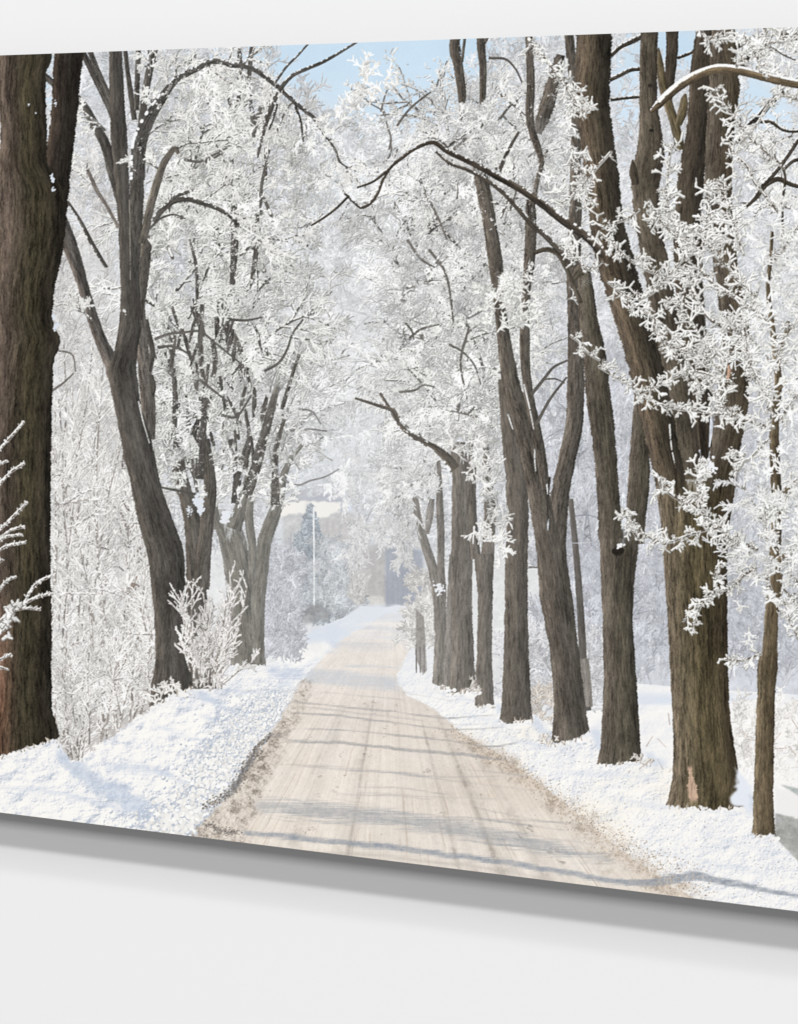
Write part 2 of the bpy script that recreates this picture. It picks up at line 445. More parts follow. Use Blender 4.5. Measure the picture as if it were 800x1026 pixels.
def snow_color(xx, yy, lum=0.0, rough=1.0, warm=1.0, drift=1.0):
    u, v, d = ground(xx, yy)
    def bumps(sc):
        x = xx * sc + 3 * samp(T_soft, xx * .8, yy * .8); y = yy * sc * 1.25
        return samp(T_lump, x + 2.2, y + 2.0) - samp(T_lump, x, y)
    wn = ss(45, 130, d)
    h = lerp(bumps(5.2), .55 * bumps(2.3) + .75 * bumps(4.6), wn)
    def mound(sc, q):
        return samp(T_mound, xx * sc + 3, yy * sc * q + 3.4) - samp(T_mound, xx * sc, yy * sc * q)
    h = h + drift * (wn * (1.0 * mound(.8, 1.5) + .8 * mound(1.7, 1.3)) + (1 - wn) * 1.0 * mound(2.4, 1.8))
    s0 = samp(T_soft, xx * .9 + 40, yy * 1.6)
    fine = samp(T_fine, xx * 3.1, yy * 3.1)
    sh = lum + .10 * s0 + rough * (.95 * h + .22 * fine + .16 * samp(T_mid, xx * 4, yy * 5))
    tt = np.clip(.62 + .38 * sh, 0, 1)[..., None]
    c = lerp(col((184, 191, 203)), col((228, 230, 235)), np.clip(tt * 1.8, 0, 1))  # relief shading put into the ink, blue shade to cream light
    c = lerp(c, col((251, 248, 243)), np.clip(tt * 1.9 - .9, 0, 1))
    return c

# field and verge, right of the road
fieldpoly = [(590, 679), (640, 685), (700, 690), (800, 696), (870, 699), (870, 930), (560, 930), (560, 700)]
sj, si, xx, yy = box(530, X1, 672, Y1)
m = inside(fieldpoly, xx, yy)
st = samp(T_streak, yy * 5.0, xx * .5)
c = snow_color(xx, yy, lum=.42, rough=.22)
band = ss(.2, 1.3, samp(T_soft, xx * .35, yy * 3.2 + 40)) * ss(690, 700, yy) * (1 - ss(735, 770, yy))
c = lerp(c, col((214, 221, 233)), (.75 * band)[..., None])
put(sj, si, c, m.astype(f32), 'field')
# pale brushy strip between the trunks and field
spray(210, 505, 620, 640, 720, UP, .5, 18, .5, 'woods', (224, 224, 226), (188, 189, 193), kids=(4, 4), chunks=14)
spray(36, 528, 556, 695, 735, UP, .6, 9, .4, 'field', (228, 222, 214), (182, 172, 162), kids=(4, 4), chunks=8)

vergeL = [(408, 606), (418, 625), (416, 640), (406, 662), (398, 676), (399, 686), (408, 697), (428, 706), (443, 717), (458, 731), (482, 745), (503, 757), (524, 772),
          (545, 788), (568, 806), (596, 829), (624, 852), (652, 874), (676, 890), (700, 902), (722, 912), (740, 930)]
vergeU = [(870, 930), (870, 872), (800, 860), (775, 815), (742, 788), (700, 775), (660, 764), (600, 745), (560, 728), (530, 712), (500, 700), (470, 676), (445, 664), (430, 650), (421, 612)]
sj, si, xx, yy = box(390, X1, 600, Y1)
m = inside(vergeL + vergeU, xx + 1.6 * samp(T_mid, xx * 4, yy * 4), yy + 1.6 * samp(T_mid, xx * 4 + 99, yy * 4))
verge_m = m
c = snow_color(xx, yy, lum=.52 - .30 * ss(.2, 1.4, samp(T_soft, xx * 1.3 + 200, yy * 2.6)), rough=.75, drift=.55)
c = c * (1 - .05 * ss(-.2, 1.5, samp(T_soft, xx * .7, yy * 1.2 + 90))[..., None] * col((0, .25, .8)))
far = 1 - ss(640, 720, yy)
c = lerp(c, col((226, 229, 234)), (far * .55)[..., None])
put(sj, si, c, m.astype(f32), 'verge')

# road
roadL = [(384, 611), (374, 622), (352, 634), (337, 646), (322, 660), (304, 684), (290, 702), (280, 722), (268, 738), (250, 762), (238, 785), (222, 806), (200, 830), (180, 845), (170, 930)]
roadR = [(760, 930)] + [(x, y) for x, y in vergeL[::-1]]
sj, si, xx, yy = box(160, 770, 604, Y1)
m = inside(roadL + roadR, xx + .8 * samp(T_mid, xx * 4, yy * 4), yy)
u, v, d = ground(xx, yy)
wob = .004 * samp(T_soft, v * 40, v * 0)
st1 = samp(T_streak, (u + wob) * 260, v * 60)
st2 = samp(T_streak, (u + wob) * 640 + 90, v * 90 + 33)
so = samp(T_soft, u * 70, v * 120)
fine = samp(T_fine, xx * 3, yy * 3)
near = ss(640, 800, yy)[..., None]
c = lerp(col((230, 226, 223)), col((226, 217, 208)), near)
c = c * (1 + (.012 * st1 + .010 * st2 + .014 * so + .013 * fine + .008 * samp(T_mid, xx * 3, yy * 5)))[..., None]
warm = ss(.2, 1.4, samp(T_soft, u * 55 + 33, v * 60 + 10))[..., None]
c = c * (1 - warm * col((.0, .012, .03)))
# wheel tracks
for (uc, wd, am) in ((-.165, .010, .17), (-.185, .035, .05), (.25, .012, .17), (.30, .03, .06), (.40, .014, .16), (.43, .035, .07), (.56, .03, .10), (-.40, .03, .06), (-.45, .01, .07)):
    uu = u - uc - .004 * samp(T_soft, v * 60 + uc * 900, v * 0 + 5)
    tr = np.exp(-(uu / wd) ** 2) * (.55 + .45 * ss(-.6, 1.0, samp(T_mid, u * 60, v * 130 + uc * 300)))
    tr = tr * ss(690, 740, yy)
    c = c * (1 - 1.25 * am * (tr * (.45 + .55 * ss(-.5, .8, samp(T_mid, xx * 1.5 + uc * 400, yy * 2.4))))[..., None] * col((1, 1.02, 1.04)))
pale = ss(.3, 1.6, samp(T_soft, u * 45 + 60, v * 100 + 31))[..., None]
c = lerp(c, col((238, 234, 231)), .6 * pale)
rut = ss(.9, 2.2, samp(T_streak, u * 330 + 44, v * 120 + 9)) * near[..., 0]
c = c * (1 - .10 * rut[..., None] * col((.8, 1, 1.15)))
patch = samp(T_soft, u * 110 + 5, v * 150)[..., None] * near
c = c * (1 + patch * col((.016, .024, .032)))
blot = ss(1.9, 2.8, samp(T_mid, u * 240, v * 420 + 70)) * ss(640, 740, yy)
c = c * (1 - .2 * blot[..., None])
put(sj, si, c, m.astype(f32), 'road')

def road_shadow(P, color, alpha, soft, key=None):
    """blue-grey shadow streak printed across the road, following a path of (x, y, thickness)"""
    q, t_ = smooth_path(P, .5)
    x0, x1 = q[:, 0].min(), q[:, 0].max(); th = q[:, 2].max()
    sj, si, xx, yy = box(x0, x1, q[:, 1].min() - th * 2 - 4, q[:, 1].max() + th * 2 + 4)
    o = np.argsort(q[:, 0])
    cy = np.interp(xx[0], q[o, 0], q[o, 1])[None] + .5 * samp(T_soft, xx * 2.2, yy * 0 + 20) * min(1.5, th * .2 + .3)
    h = np.interp(xx[0], q[o, 0], q[o, 2])[None] / 2
    e = np.abs(yy - cy) - h
    n = samp(T_streak, yy * 9, xx * 1.2)
    a = (1 - ss(-soft, soft, e + soft * .5 * n))
    fade = ss(x0, x0 + 12, xx) * (1 - ss(x1 - 12, x1, xx))
    a = a * alpha * fade * (.85 + .15 * samp(T_mid, xx * 3, yy * 5))
    put(sj, si, np.broadcast_to(col(color), xx.shape + (3,)), np.clip(a, 0, 1))

road_shadow([(350, 617, 10), (385, 617, 14), (412, 617, 14)], (213, 217, 224), .8, 4)
road_shadow([(340, 636, 3), (380, 639, 3), (414, 641, 3)], (222, 222, 225), .7, 2)
# gravelly edges
def gravel(pts, key, colors, jit):
    p = np.asarray(pts, float)
    sj, si, xx, yy = box(p[:, 0].min() - 8, p[:, 0].max() + 8, p[:, 1].min() - 8, p[:, 1].max() + 8)
    sc_ = np.clip((yy - YH) / 120, .3, 2)
    a = inside(p, xx + jit * sc_ * samp(T_mid, xx * 4.5, yy * 4.5), yy + jit * sc_ * .6 * samp(T_mid, xx * 4.5 + 99, yy * 4.5)).astype(f32)
    a = blur(a, (1.6 if key == 'gravel' else 2.4) * SS)
    n = samp(T_mid, xx * 6.5, yy * 8.5) * .8 + .7 * samp(T_fine, xx * 3, yy * 3)
    c = lerp(col(colors[0]), col(colors[1]), ss(-1.3, .3, n)[..., None])
    c = lerp(c, col(colors[2]), ss(.5, 1.9, n)[..., None])
    put(sj, si, c, a * np.clip(.66 + .28 * samp(T_mid, xx * 2, yy * 2), 0, 1), key, .45)
gravel([(303, 682), (315, 682), (307, 700), (297, 724), (284, 750), (270, 776), (256, 806), (242, 836), (238, 858), (176, 850), (205, 812), (232, 790), (250, 760), (270, 738), (283, 716)],
       'gravel', ((128, 119, 110), (196, 185, 173), (232, 224, 215)), 3.6)
gravel([(455, 733), (482, 746), (505, 757), (527, 772), (548, 788), (572, 806), (600, 829), (628, 851), (656, 872), (690, 888), (712, 908), (660, 893), (628, 874), (600, 851), (572, 828), (548, 808), (520, 786), (496, 768), (474, 752)],
       'gravel_r', ((150, 138, 126), (206, 192, 176), (230, 220, 207)), 5.0)
for (P, th, al, so_) in (
    ([(300, 676, 15), (350, 681, 15), (404, 687, 13)], 0, .62, 3),
    ([(318, 645, 5), (352, 647, 6), (400, 650, 3)], 0, .40, 3),
    ([(345, 628, 6), (385, 632, 5), (414, 634, 3)], 0, .45, 3),
    ([(340, 668, 2), (372, 668, 2), (404, 670, 1.5)], 0, .55, 1)):
    road_shadow(P, (192, 198, 208), al, so_)
for P, al in (([(288, 703, 1.2), (340, 708, 1.4), (400, 714, 1.4), (450, 719, 1.6), (500, 716, 1)], .6),
              ([(290, 714, 1.5), (345, 718, 1.8), (400, 725, 1.6), (470, 731, 1.4), (510, 728, 1)], .6),
              ([(300, 730, 1), (345, 732, 1.2), (400, 737, 1.8), (450, 742, 1.6), (496, 748, 1.6), (525, 743, 1.2)], .62),
              ([(286, 743, 3.0), (345, 745, 3.0), (400, 751, 3.0), (455, 755, 3.4), (512, 763, 3)], .66),
              ([(250, 765, .8), (330, 768, .9), (420, 776, .9)], .25),
              ([(310, 693, .8), (350, 696, .9), (410, 702, .8)], .35)):
    road_shadow(P, (150, 150, 152), al, .9)
for _ in range(16):
    y = rng.uniform(690, 850); sc_ = (y - 600) / 200; xa = 392 - 150 * sc_ + rng.uniform(-10, 190 * sc_ + 40); ln = rng.uniform(60, 170) * (.5 + sc_); yb = y + ln * rng.uniform(.02, .14)
    xb_ = min(xa + ln, 392 + 190 * sc_)
    if xb_ > xa + 30: road_shadow([(xa, y, .7), ((xa + xb_) / 2, (y + yb) / 2 + rng.normal(0, 1.6), 1 + sc_ * .6), (xb_, yb, .6)], (158, 158, 161), rng.uniform(.2, .42), .9)
for _ in range(26):
    xa = rng.uniform(255, 520); y = 800 + (xa - 255) * .125 + rng.normal(6, 8); ln = rng.uniform(30, 90)
    road_shadow([(xa, y, .6), (xa + ln / 2, y + ln * .07 + rng.normal(0, 1), 1.2), (xa + ln, y + ln * .14, .6)], (150, 153, 158), rng.uniform(.2, .4), .9)
road_shadow([(250, 806, 9), (300, 811, 13), (345, 815, 15), (400, 822, 13), (455, 830, 14), (520, 843, 12), (575, 855, 9), (620, 862, 5)], (158, 162, 167), .62, 5)
road_shadow([(262, 800, 2), (330, 806, 2), (400, 815, 3), (470, 828, 2)], (160, 164, 170), .4, 2)
road_shadow([(238, 834, 5), (300, 840, 5.5), (345, 845, 6), (400, 850, 5.5), (460, 858, 5), (520, 867, 5), (580, 877, 5.5), (632, 885, 6), (655, 884, 8), (690, 878, 9), (722, 883, 7), (760, 891, 5), (810, 900, 4), (864, 906, 4)], (148, 154, 163), .85, 1.5)
road_shadow([(300, 853, 2), (380, 858, 3), (470, 868, 3), (560, 882, 3)], (176, 170, 162), .4, 2)

# --- thicket between L1 and L2
poly([(48, 230), (112, 230), (160, 520), (158, 712), (84, 766), (48, 756)], (222, 221, 220), 'thicket', soft=6, alpha=.6, noise=.02)
poly([(50, 690), (158, 660), (165, 712), (84, 772), (50, 756)], (196, 191, 187), 'thicket', soft=6, alpha=.8, noise=.04)
belowbank = lambda x: np.interp(x, [48, 60, 82, 96, 110, 125, 150, 170], [745, 756, 768, 754, 742, 732, 716, 702])
spray(420, 46, 160, 160, 690, UP, .4, 18, .24, 'thicket', (236, 235, 233), (192, 190, 188), lambda x, y: np.where((x > 112) & (y < 400), .3, 1), kids=(5, 4), chunks=24)
limb([(140, 640, 14), (137, 590, 13), (134, 550, 14), (127, 515, 10), (122, 500, 6)], [(176, 160, 150), (128, 116, 108), (104, 95, 90)], 'thicket', amp=.2, rough=.15, gaps=.2)
n = 34; x = rng.uniform(50, 160, n); y = np.minimum(rng.uniform(560, 760, n), belowbank(x))
crown('thicket', np.stack([x, y, UP + rng.normal(0, .07, n)], 1), 190, .8, (150, 143, 138), (237, 236, 233), (182, 179, 176), kids=(26, 5, 3), levels=4, core_lv=0, shrink=(.07, .2), spread=(.3, .75), curl=.05)
n = 64; x = rng.uniform(50, 160, n); y = belowbank(x) + rng.uniform(-30, 8, n)
crown('thicket', np.stack([x, y, UP + rng.normal(0, .14, n)], 1), 80, .7, (152, 143, 137), (240, 239, 236), (178, 173, 169), kids=(16, 5), levels=3, core_lv=0, shrink=(.1, .3), spread=(.3, .8), curl=.08)
limb([(124, 470, 4), (126, 440, 4), (124, 420, 3)], [(120, 112, 107)] * 2, 'thicket', gaps=.3)
n = 26; x = rng.uniform(52, 158, n); y = np.minimum(rng.uniform(470, 740, n), belowbank(x) - 10)
crown('thicket', np.stack([x, y, rng.choice([-.5, -2.6], n) + rng.normal(0, .5, n)], 1), 34, .6, (156, 149, 144), (240, 239, 237), (176, 173, 170), kids=(8, 4), levels=3, core_lv=0, shrink=(.15, .35))

# left bank
bankU = [(-70, 770), (-20, 762), (0, 757), (14, 752), (30, 743), (54, 739), (61, 750), (70, 761), (80, 764), (84, 759), (96, 749), (110, 738), (125, 728), (150, 711), (170, 698), (191, 688),
         (200, 690), (215, 684), (223, 666), (246, 661), (276, 664), (286, 650), (300, 640), (322, 628), (346, 618), (362, 607), (385, 609), (400, 606), (412, 612)]
bankR = [(384, 615), (374, 624), (352, 635), (337, 645), (322, 660), (302, 682), (288, 702), (279, 720), (268, 735), (255, 746), (247, 762), (238, 784), (224, 796), (206, 806), (196, 822), (182, 848), (-70, 848)]
sj, si, xx, yy = box(X0, 420, 600, 850)
m = inside(bankU + bankR, xx + 1.3 * samp(T_mid, xx * 4, yy * 4) * np.clip((yy - 640) / 60, 0, 1.6), yy + 1.0 * samp(T_mid, xx * 4 + 99, yy * 4) * np.clip((yy - 620) / 80, 0, 1))
# the shaded flank of the first mound and of the bank's road side
ridge = np.interp(xx[0], [40, 54, 80, 100, 140, 170, 190], [735, 739, 763, 777, 797, 816, 840])[None]
fl = (1 - ss(3, 16, np.abs(yy - ridge - 10 + 3 * samp(T_mid, xx * 2, yy * 2)))) * ss(52, 62, xx) * (1 - ss(170, 200, xx))
edge = np.interp(yy[:, 0], [682, 702, 735, 762, 796, 822, 848], [302, 288, 268, 247, 224, 196, 182])[:, None]
side = ss(-30, -6, xx - edge) * ss(690, 740, yy)
rough = np.clip(.35 + .75 * ss(-85, -25, xx - edge) * ss(660, 720, yy) + .5 * ss(775, 800, yy) * ss(60, 120, xx), 0, 1.05)
c = snow_color(xx, yy, lum=.52 - .5 * fl - .42 * side - .34 * ss(.1, 1.0, samp(T_soft, xx * .8 + 60, yy * 1.9 - xx * .5)), rough=.22 + rough * 1.5)
far = 1 - ss(635, 690, yy)
fc = lerp(col((218, 224, 233)), col((240, 239, 238)), ss(.1, .8, samp(T_soft, xx * 1.6, yy * 4))[..., None])
c = lerp(c, fc, (far * .8)[..., None])
c = lerp(c, col((194, 204, 220)) * (1 + .03 * samp(T_mid, xx * 3, yy * 3))[..., None], (fl * .7)[..., None])
put(sj, si, c, m.astype(f32), 'bank')
# soft long shadows crossing the bank
for P, al in (([(196, 694, 5), (215, 703, 6), (240, 716, 5), (262, 720, 6)], .45), ([(215, 690, 4), (262, 694, 4), (300, 684, 8)], .4), ([(262, 672, 8), (285, 676, 9), (310, 676, 9)], .55),
              ([(196, 715, 3), (230, 727, 4), (262, 735, 3)], .35), ([(150, 726, 2), (200, 742, 3), (246, 756, 3)], .3), ([(285, 655, 5), (310, 650, 7), (345, 647, 7)], .5),
              ([(102, 770, 4), (150, 772, 5), (200, 790, 6)], .42), ([(-60, 794, 2), (0, 790, 3), (70, 797, 4), (130, 815, 5)], .35)):
    road_shadow(P, (194, 204, 221), min(.85, al * 1.6), 3.5)
poly([(276, 663), (286, 652), (300, 644), (328, 642), (337, 646), (322, 659), (304, 667)], (247, 245, 241), 'bank', soft=2, jit=1.5, noise=.012, alpha=.9)  # sunlit patch printed on the bank
poly([(300, 641), (322, 628), (338, 624), (352, 633), (337, 643), (318, 642)], (216, 222, 232), 'bank', soft=2, jit=1.5, alpha=.8)
poly([(346, 618), (362, 607), (378, 606), (392, 611), (380, 617), (356, 623)], (222, 226, 233), 'bank', soft=1.5, jit=1, alpha=.9)
poly([(384, 609), (396, 605), (412, 611), (410, 616), (392, 614)], (226, 229, 235), 'bank', soft=1.2, jit=1, alpha=.9)
for P in ([(352, 626, 1.5), (380, 625, 2), (414, 627, 1.5)], [(345, 634, 1), (368, 632, 1.6), (400, 634, 1)]): road_shadow(P, (240, 234, 228), .8, 1.2)  # pale stripes of light printed across the far road
# crumbs of snow along the road side of the bank
n = 2600
ty = rng.uniform(690, 838, n); tx = np.interp(ty, [682, 702, 735, 762, 796, 822, 848], [302, 288, 268, 247, 224, 196, 182]) + rng.normal(-16, 22, n)
scl = (ty - 610) / 190
cr = rng.uniform(.3, 1.0, n) ** 2.2 * 1.9 * scl + .2
k = tx < np.interp(ty, [682, 702, 735, 762, 796, 822, 848], [302, 288, 268, 247, 224, 196, 182]) + 5 * scl
stamp(tx[k] + .8 * scl[k], ty[k] + 1.0 * scl[k], cr[k] + .3, (lerp(col((168, 177, 192)), col((208, 213, 221)), rng.random((k.sum(), 1)))).astype(f32), KEY['bank'])  # blue-grey shade printed under each crumb
stamp(tx[k], ty[k], cr[k], np.clip(col((247, 245, 241)) * rng.normal(.97, .035, (k.sum(), 1)), 0, 253), KEY['bank'])
n = 1500; i_ = rng.random(n)
gx_ = np.interp(i_, [0, .3, .6, 1], [448, 520, 590, 700]) + rng.normal(0, 9, n) * (.4 + i_); gy_ = np.interp(i_, [0, .3, .6, 1], [730, 770, 825, 892]) + rng.normal(0, 7, n) * (.4 + i_)
k = gy_ < bot_y(gx_) - 2
stamp(gx_[k], gy_[k], (rng.uniform(.25, .75, n) * (.5 + i_ * .6))[k], lerp(col((126, 112, 98)), col((222, 206, 188)), rng.random((n, 1)) ** .6)[k].astype(f32), KEY['gravel_r'])
# bank-edge shadow painted as dark flecks along the bank's foot
for P, w_ in (([(272, 736), (258, 748), (250, 762)], 3), ([(262, 752), (248, 765), (240, 782), (226, 797), (206, 806)], 7), ([(206, 826), (230, 834), (240, 834)], 5)):
    q, t_ = smooth_path([(x, y, w_) for x, y in P], .4)
    nn = len(q) * 2
    ii = rng.integers(0, len(q), nn)
    px = q[ii, 0] + rng.normal(0, w_ * .45, nn); py = q[ii, 1] + rng.normal(0, w_ * .35, nn)
    cc = lerp(col((96, 90, 84)), col((176, 170, 164)), rng.random((nn, 1)))
    stamp(px, py, rng.uniform(.3, .9, nn), cc.astype(f32), KEY['gravel'])
# culvert
poly([(777, 815), (800, 817), (870, 822), (870, 884), (800, 863), (776, 838)], (170, 170, 166), 'culvert', noise=.05, soft=.7)
poly([(776, 788), (800, 795), (870, 806), (870, 828), (800, 820), (779, 815)], (238, 236, 234), 'field', soft=.7, jit=.8)
poly([(782, 786), (800, 790), (870, 800), (870, 806), (800, 797)], (176, 182, 180), 'culvert', noise=.05, soft=.7)
# dry stalks on the field
spray(90, 738, 864, 712, 785, UP, .3, 15, .32, 'field', (248, 245, 241), (222, 219, 215), kids=(5, 4), chunks=10)
for _ in range(34):
    x = rng.uniform(640, 860); y = rng.uniform(715, 775); a = UP + rng.normal(0, .5)
    if x < 675 or x > 735: line([(x, y), (x + 12 * math.cos(a), y + 12 * math.sin(a))], .5, (196, 184, 176), 'field')
road_shadow([(222, 803, 8), (236, 788, 11), (248, 768, 10), (262, 752, 6)], (112, 110, 110), .7, 4)
road_shadow([(262, 741, 4), (276, 738, 5), (292, 739, 3)], (140, 136, 134), .55, 2)
# little fence by the far road
poly([(300, 608), (320, 606), (331, 613), (331, 620), (300, 627)], (150, 151, 153), 'fence', soft=1.5, noise=.06, alpha=.8)
for x in (417, 421, 425): line([(x, 628), (x + .5, 674)], 1.6, (122, 118, 114), 'R_far')

# ------------------------------------------------------------------ 4 trees, far to near
def hz(c, a, haze=(206, 206, 206)):
    return tuple(lerp(np.array(c, float), np.array(haze, float), a))
def shade(cs, a): return [hz(c, a) for c in cs]
WARM = [(116, 104, 92), (98, 88, 76), (84, 75, 63), (66, 58, 48)]
GREY = [(104, 100, 95), (86, 83, 79), (80, 77, 73), (70, 67, 64)]

for P in ([(532, 722), (538, 718), (556, 742), (548, 745)], [(590, 734), (600, 730), (612, 752), (600, 752)], [(642, 760), (652, 752), (668, 768), (650, 770)], [(495, 703), (503, 706), (510, 716), (500, 716)], [(740, 806), (744, 785), (770, 812), (760, 818)], [(191, 688), (197, 689), (222, 706), (204, 702)]):
    poly(P, (206, 214, 227), soft=2.5, jit=1.2, alpha=.8)  # blue cast shadows of the trunks, printed beside their bases
for P, al in (([(455, 712, 3), (490, 722, 4), (520, 727, 3)], .5), ([(500, 738, 3), (540, 748, 4), (575, 752, 3)], .5), ([(600, 800, 4), (650, 806, 5), (720, 812, 4), (790, 822, 3)], .35), ([(560, 772, 3), (620, 778, 4), (668, 780, 3)], .4), ([(690, 830, 3), (740, 846, 4), (800, 858, 3)], .35), ([(640, 850, 3), (700, 862, 4), (780, 880, 3)], .3), ([(430, 690, 2), (450, 697, 3), (480, 704, 2)], .5)):
    road_shadow(P, (204, 212, 225), al, 3)
# --- far saplings left of road, blue-grey shrubs
spray(330, 264, 298, 560, 664, UP, .35, 13, .27, 'hedge', (214, 216, 221), (182, 184, 191), kids=(5, 4), chunks=20, spread=(.3, .8))
sj, si, xx, yy = box(240, 470, 130, 500)
g = np.exp(-((xx - 350) / 52.) ** 2 - ((yy - 370) / 120.) ** 2)
put(sj, si, np.broadcast_to(col((230, 231, 232)), xx.shape + (3,)), .5 * g)  # pale haze printed over the far crowns
# --- L4
c4 = shade([(112, 108, 100), (104, 101, 90), (92, 89, 80), (84, 82, 76)], .26)
crown('L4c', np.r_[scatter(16, 255, 285, 380, 500, -1.9, -.5), scatter(8, 228, 262, 380, 500, -2.4, -1.0)], 62, 1.1, (140, 138, 136), (229, 229, 228), (184, 185, 186), droop=.06)
spray(40, 225, 312, 290, 445, UP, .8, 20, .26, 'L4c', (228, 228, 227), (190, 191, 192), kids=(5, 4), chunks=16)
trunk([(510, 212, 236), (522, 214, 240), (540, 219, 247), (565, 224, 251), (600, 228, 258), (640, 232, 262), (662, 232, 266)], c4, 'L4', amp=.14, base=(664, 662), top=30)
limb([(260, 664, 10), (259, 640, 12), (259, 600, 14), (262, 570, 14), (266, 540, 14), (274, 518, 13), (280, 500, 10), (284, 478, 7), (293, 458, 5), (303, 446, 3)], c4, 'L4', amp=.12)
limb([(234, 530, 16), (242, 508, 13), (250, 485, 13), (258, 460, 12), (264, 440, 10), (270, 415, 8), (276, 395, 6), (282, 370, 4), (296, 350, 3)], c4, 'L4', amp=.12)
limb([(252, 580, 6), (253, 548, 8), (250, 520, 8), (251, 500, 6)], c4, 'L4', amp=.12)
limb([(218, 530, 8), (214, 505, 8), (211, 480, 6), (208, 450, 5)], c4, 'L4', amp=.12)
limb([(276, 505, 9), (275, 470, 8), (276, 440, 6), (283, 415, 4)], c4, 'L4', amp=.12, gaps=.15)
for P in ([(283, 478), (290, 484), (300, 486), (310, 482), (325, 478), (340, 470)], [(294, 458), (292, 448), (288, 442)], [(290, 432), (305, 430), (328, 432)], [(276, 397), (290, 375), (298, 352), (303, 340)], [(300, 376), (308, 366), (320, 360)], [(300, 410), (312, 412), (322, 425)]):
    line(P, 2.0, (135, 133, 132), 'L4')
# snow tufts at forks
for x, y, rr in ((226, 516, 5), (224, 520, 4), (231, 513, 3)):
    stamp(x + rng.normal(0, 1.5, 30), y + rng.normal(0, 2, 30), np.full(30, rr * .26), np.broadcast_to(col((228, 231, 236)), (30, 3)), KEY['L4c'])
spray(55, 205, 300, 420, 510, UP, 1.0, 13, .5, 'L4c', (236, 236, 233), (168, 168, 166), kids=(5, 4), chunks=12)

# --- crowns of the left row, mid distance
LW_ = ((232, 232, 230), (166, 166, 163))
spray(300, 140, 335, 66, 480, UP, .9, 18, .24, 'L3c', (234, 234, 232), (164, 164, 161), lambda x, y: nosky(x, y) * np.where((x > 232) & (y > 395), .35, 1), kids=(6, 4), chunks=36, var=.05, core=(140, 137, 133))
# dark stem fragments showing through
dk = [(96, 93, 89), (84, 81, 77)]
for P, w_ in (([(236, 222, 8), (235, 250, 9), (234, 280, 8), (231, 302, 5)], .0), ([(236, 312, 9), (236, 328, 8)], 0), ([(259, 226, 5), (256, 255, 6), (253, 282, 5)], 0), ([(240, 48, 4), (241, 72, 5), (239, 105, 4)], .1),
              ([(253, 47, 5), (250, 75, 4), (251, 102, 4), (254, 122, 5), (253, 140, 4)], .25), ([(266, 145, 3), (266, 180, 4)], .2), ([(204, 305, 5), (201, 345, 6), (205, 380, 5)], .3), ([(210, 340, 4), (215, 360, 6), (213, 375, 5)], .3),
              ([(172, 330, 6), (178, 380, 8), (176, 430, 7), (182, 480, 9)], .3), ([(205, 400, 7), (203, 440, 9), (200, 480, 10)], .25), ([(232, 440, 7), (238, 470, 8), (236, 505, 8)], .25), ([(252, 145, 4), (258, 120, 5), (268, 95, 5)], .1)):
    limb(P, dk, 'L3', amp=.15, gaps=w_)
crown('L3c', scatter(36, 165, 275, 170, 480, -2.3, -.8, lambda x, y: np.where((x > 235) & (y > 390), .2, 1)), 66, 1.35, (94, 91, 87), (234, 234, 231), (158, 158, 155), droop=.05)
spray(110, 150, 300, 100, 480, UP, 1.1, 13, .25, 'L3c', (236, 236, 233), (152, 152, 149), lambda x, y: .6 * nosky(x, y) * np.where((x > 232) & (y > 395), .3, 1), kids=(6, 4), chunks=24, var=.05, core=(120, 117, 113))
for _ in range(64):
    x = rng.normal(208, 30); y = rng.uniform(320, 500); L = rng.uniform(10, 40); b = rng.normal(0, .25)
    if 152 < x < 285: limb([(x, y, rng.uniform(1, 3)), (x + b * L * .5, y - L * .5, rng.uniform(2, 5)), (x + b * L, y - L, rng.uniform(1, 3))], dk, 'L3', gaps=.3)
crown('L3c', scatter(15, 165, 270, 240, 500, -2.4, -.7, lambda x, y: np.where((x > 232) & (y > 390), .2, 1)), 46, 1.0, (92, 89, 85), (240, 240, 237), (150, 150, 147), droop=.05)
spray(45, 150, 285, 200, 490, UP, 1.1, 10, .26, 'L3c', (239, 239, 236), (150, 150, 147), lambda x, y: np.where((x > 232) & (y > 395), .3, 1), kids=(6, 4), chunks=20)
c3 = shade([(104, 96, 88), (92, 87, 80), (86, 82, 77), (72, 69, 66)], .06)
limb([(201, 690, 30), (200, 640, 24), (197, 600, 21), (197, 560, 20), (194, 530, 17), (189, 505, 15), (183, 485, 14), (180, 462, 9)], c3, 'L3', amp=.16)
limb([(202, 590, 16), (205, 550, 14), (208, 520, 13), (211, 490, 12), (209, 465, 11), (206, 440, 8)], c3, 'L3', amp=.16)
for P in ([(196, 495), (170, 490), (160, 488)], [(155, 340), (168, 335), (185, 333), (200, 332), (215, 343), (230, 355), (245, 367)], [(158, 348), (172, 347), (185, 352), (195, 360)], [(230, 320), (246, 321), (263, 318)], [(265, 372), (280, 363), (288, 350), (293, 335), (304, 320)], [(185, 160), (200, 162), (215, 155), (228, 148)],
          [(222, 416), (236, 418), (246, 406), (252, 396)], [(262, 238), (274, 253), (282, 272)], [(200, 380), (215, 392), (228, 402)], [(300, 242), (310, 247), (316, 252)], [(206, 163), (215, 158), (225, 152)]):
    line(P, 2.4, (98, 95, 91), 'L3', gaps=.1)
spray(60, 155, 270, 395, 500, UP, 1.0, 11, .4, 'L3c', (240, 240, 237), (160, 160, 157), kids=(5, 4), chunks=16, var=.06)
for x, y, rr in ((198, 502, 6), (190, 512, 3), (201, 510, 4)):
    stamp(x + rng.normal(0, 1.6, 30), y + rng.normal(0, 2.4, 30), np.full(30, rr * .24), np.broadcast_to(col((220, 225, 233)), (30, 3)), KEY['L3c'])

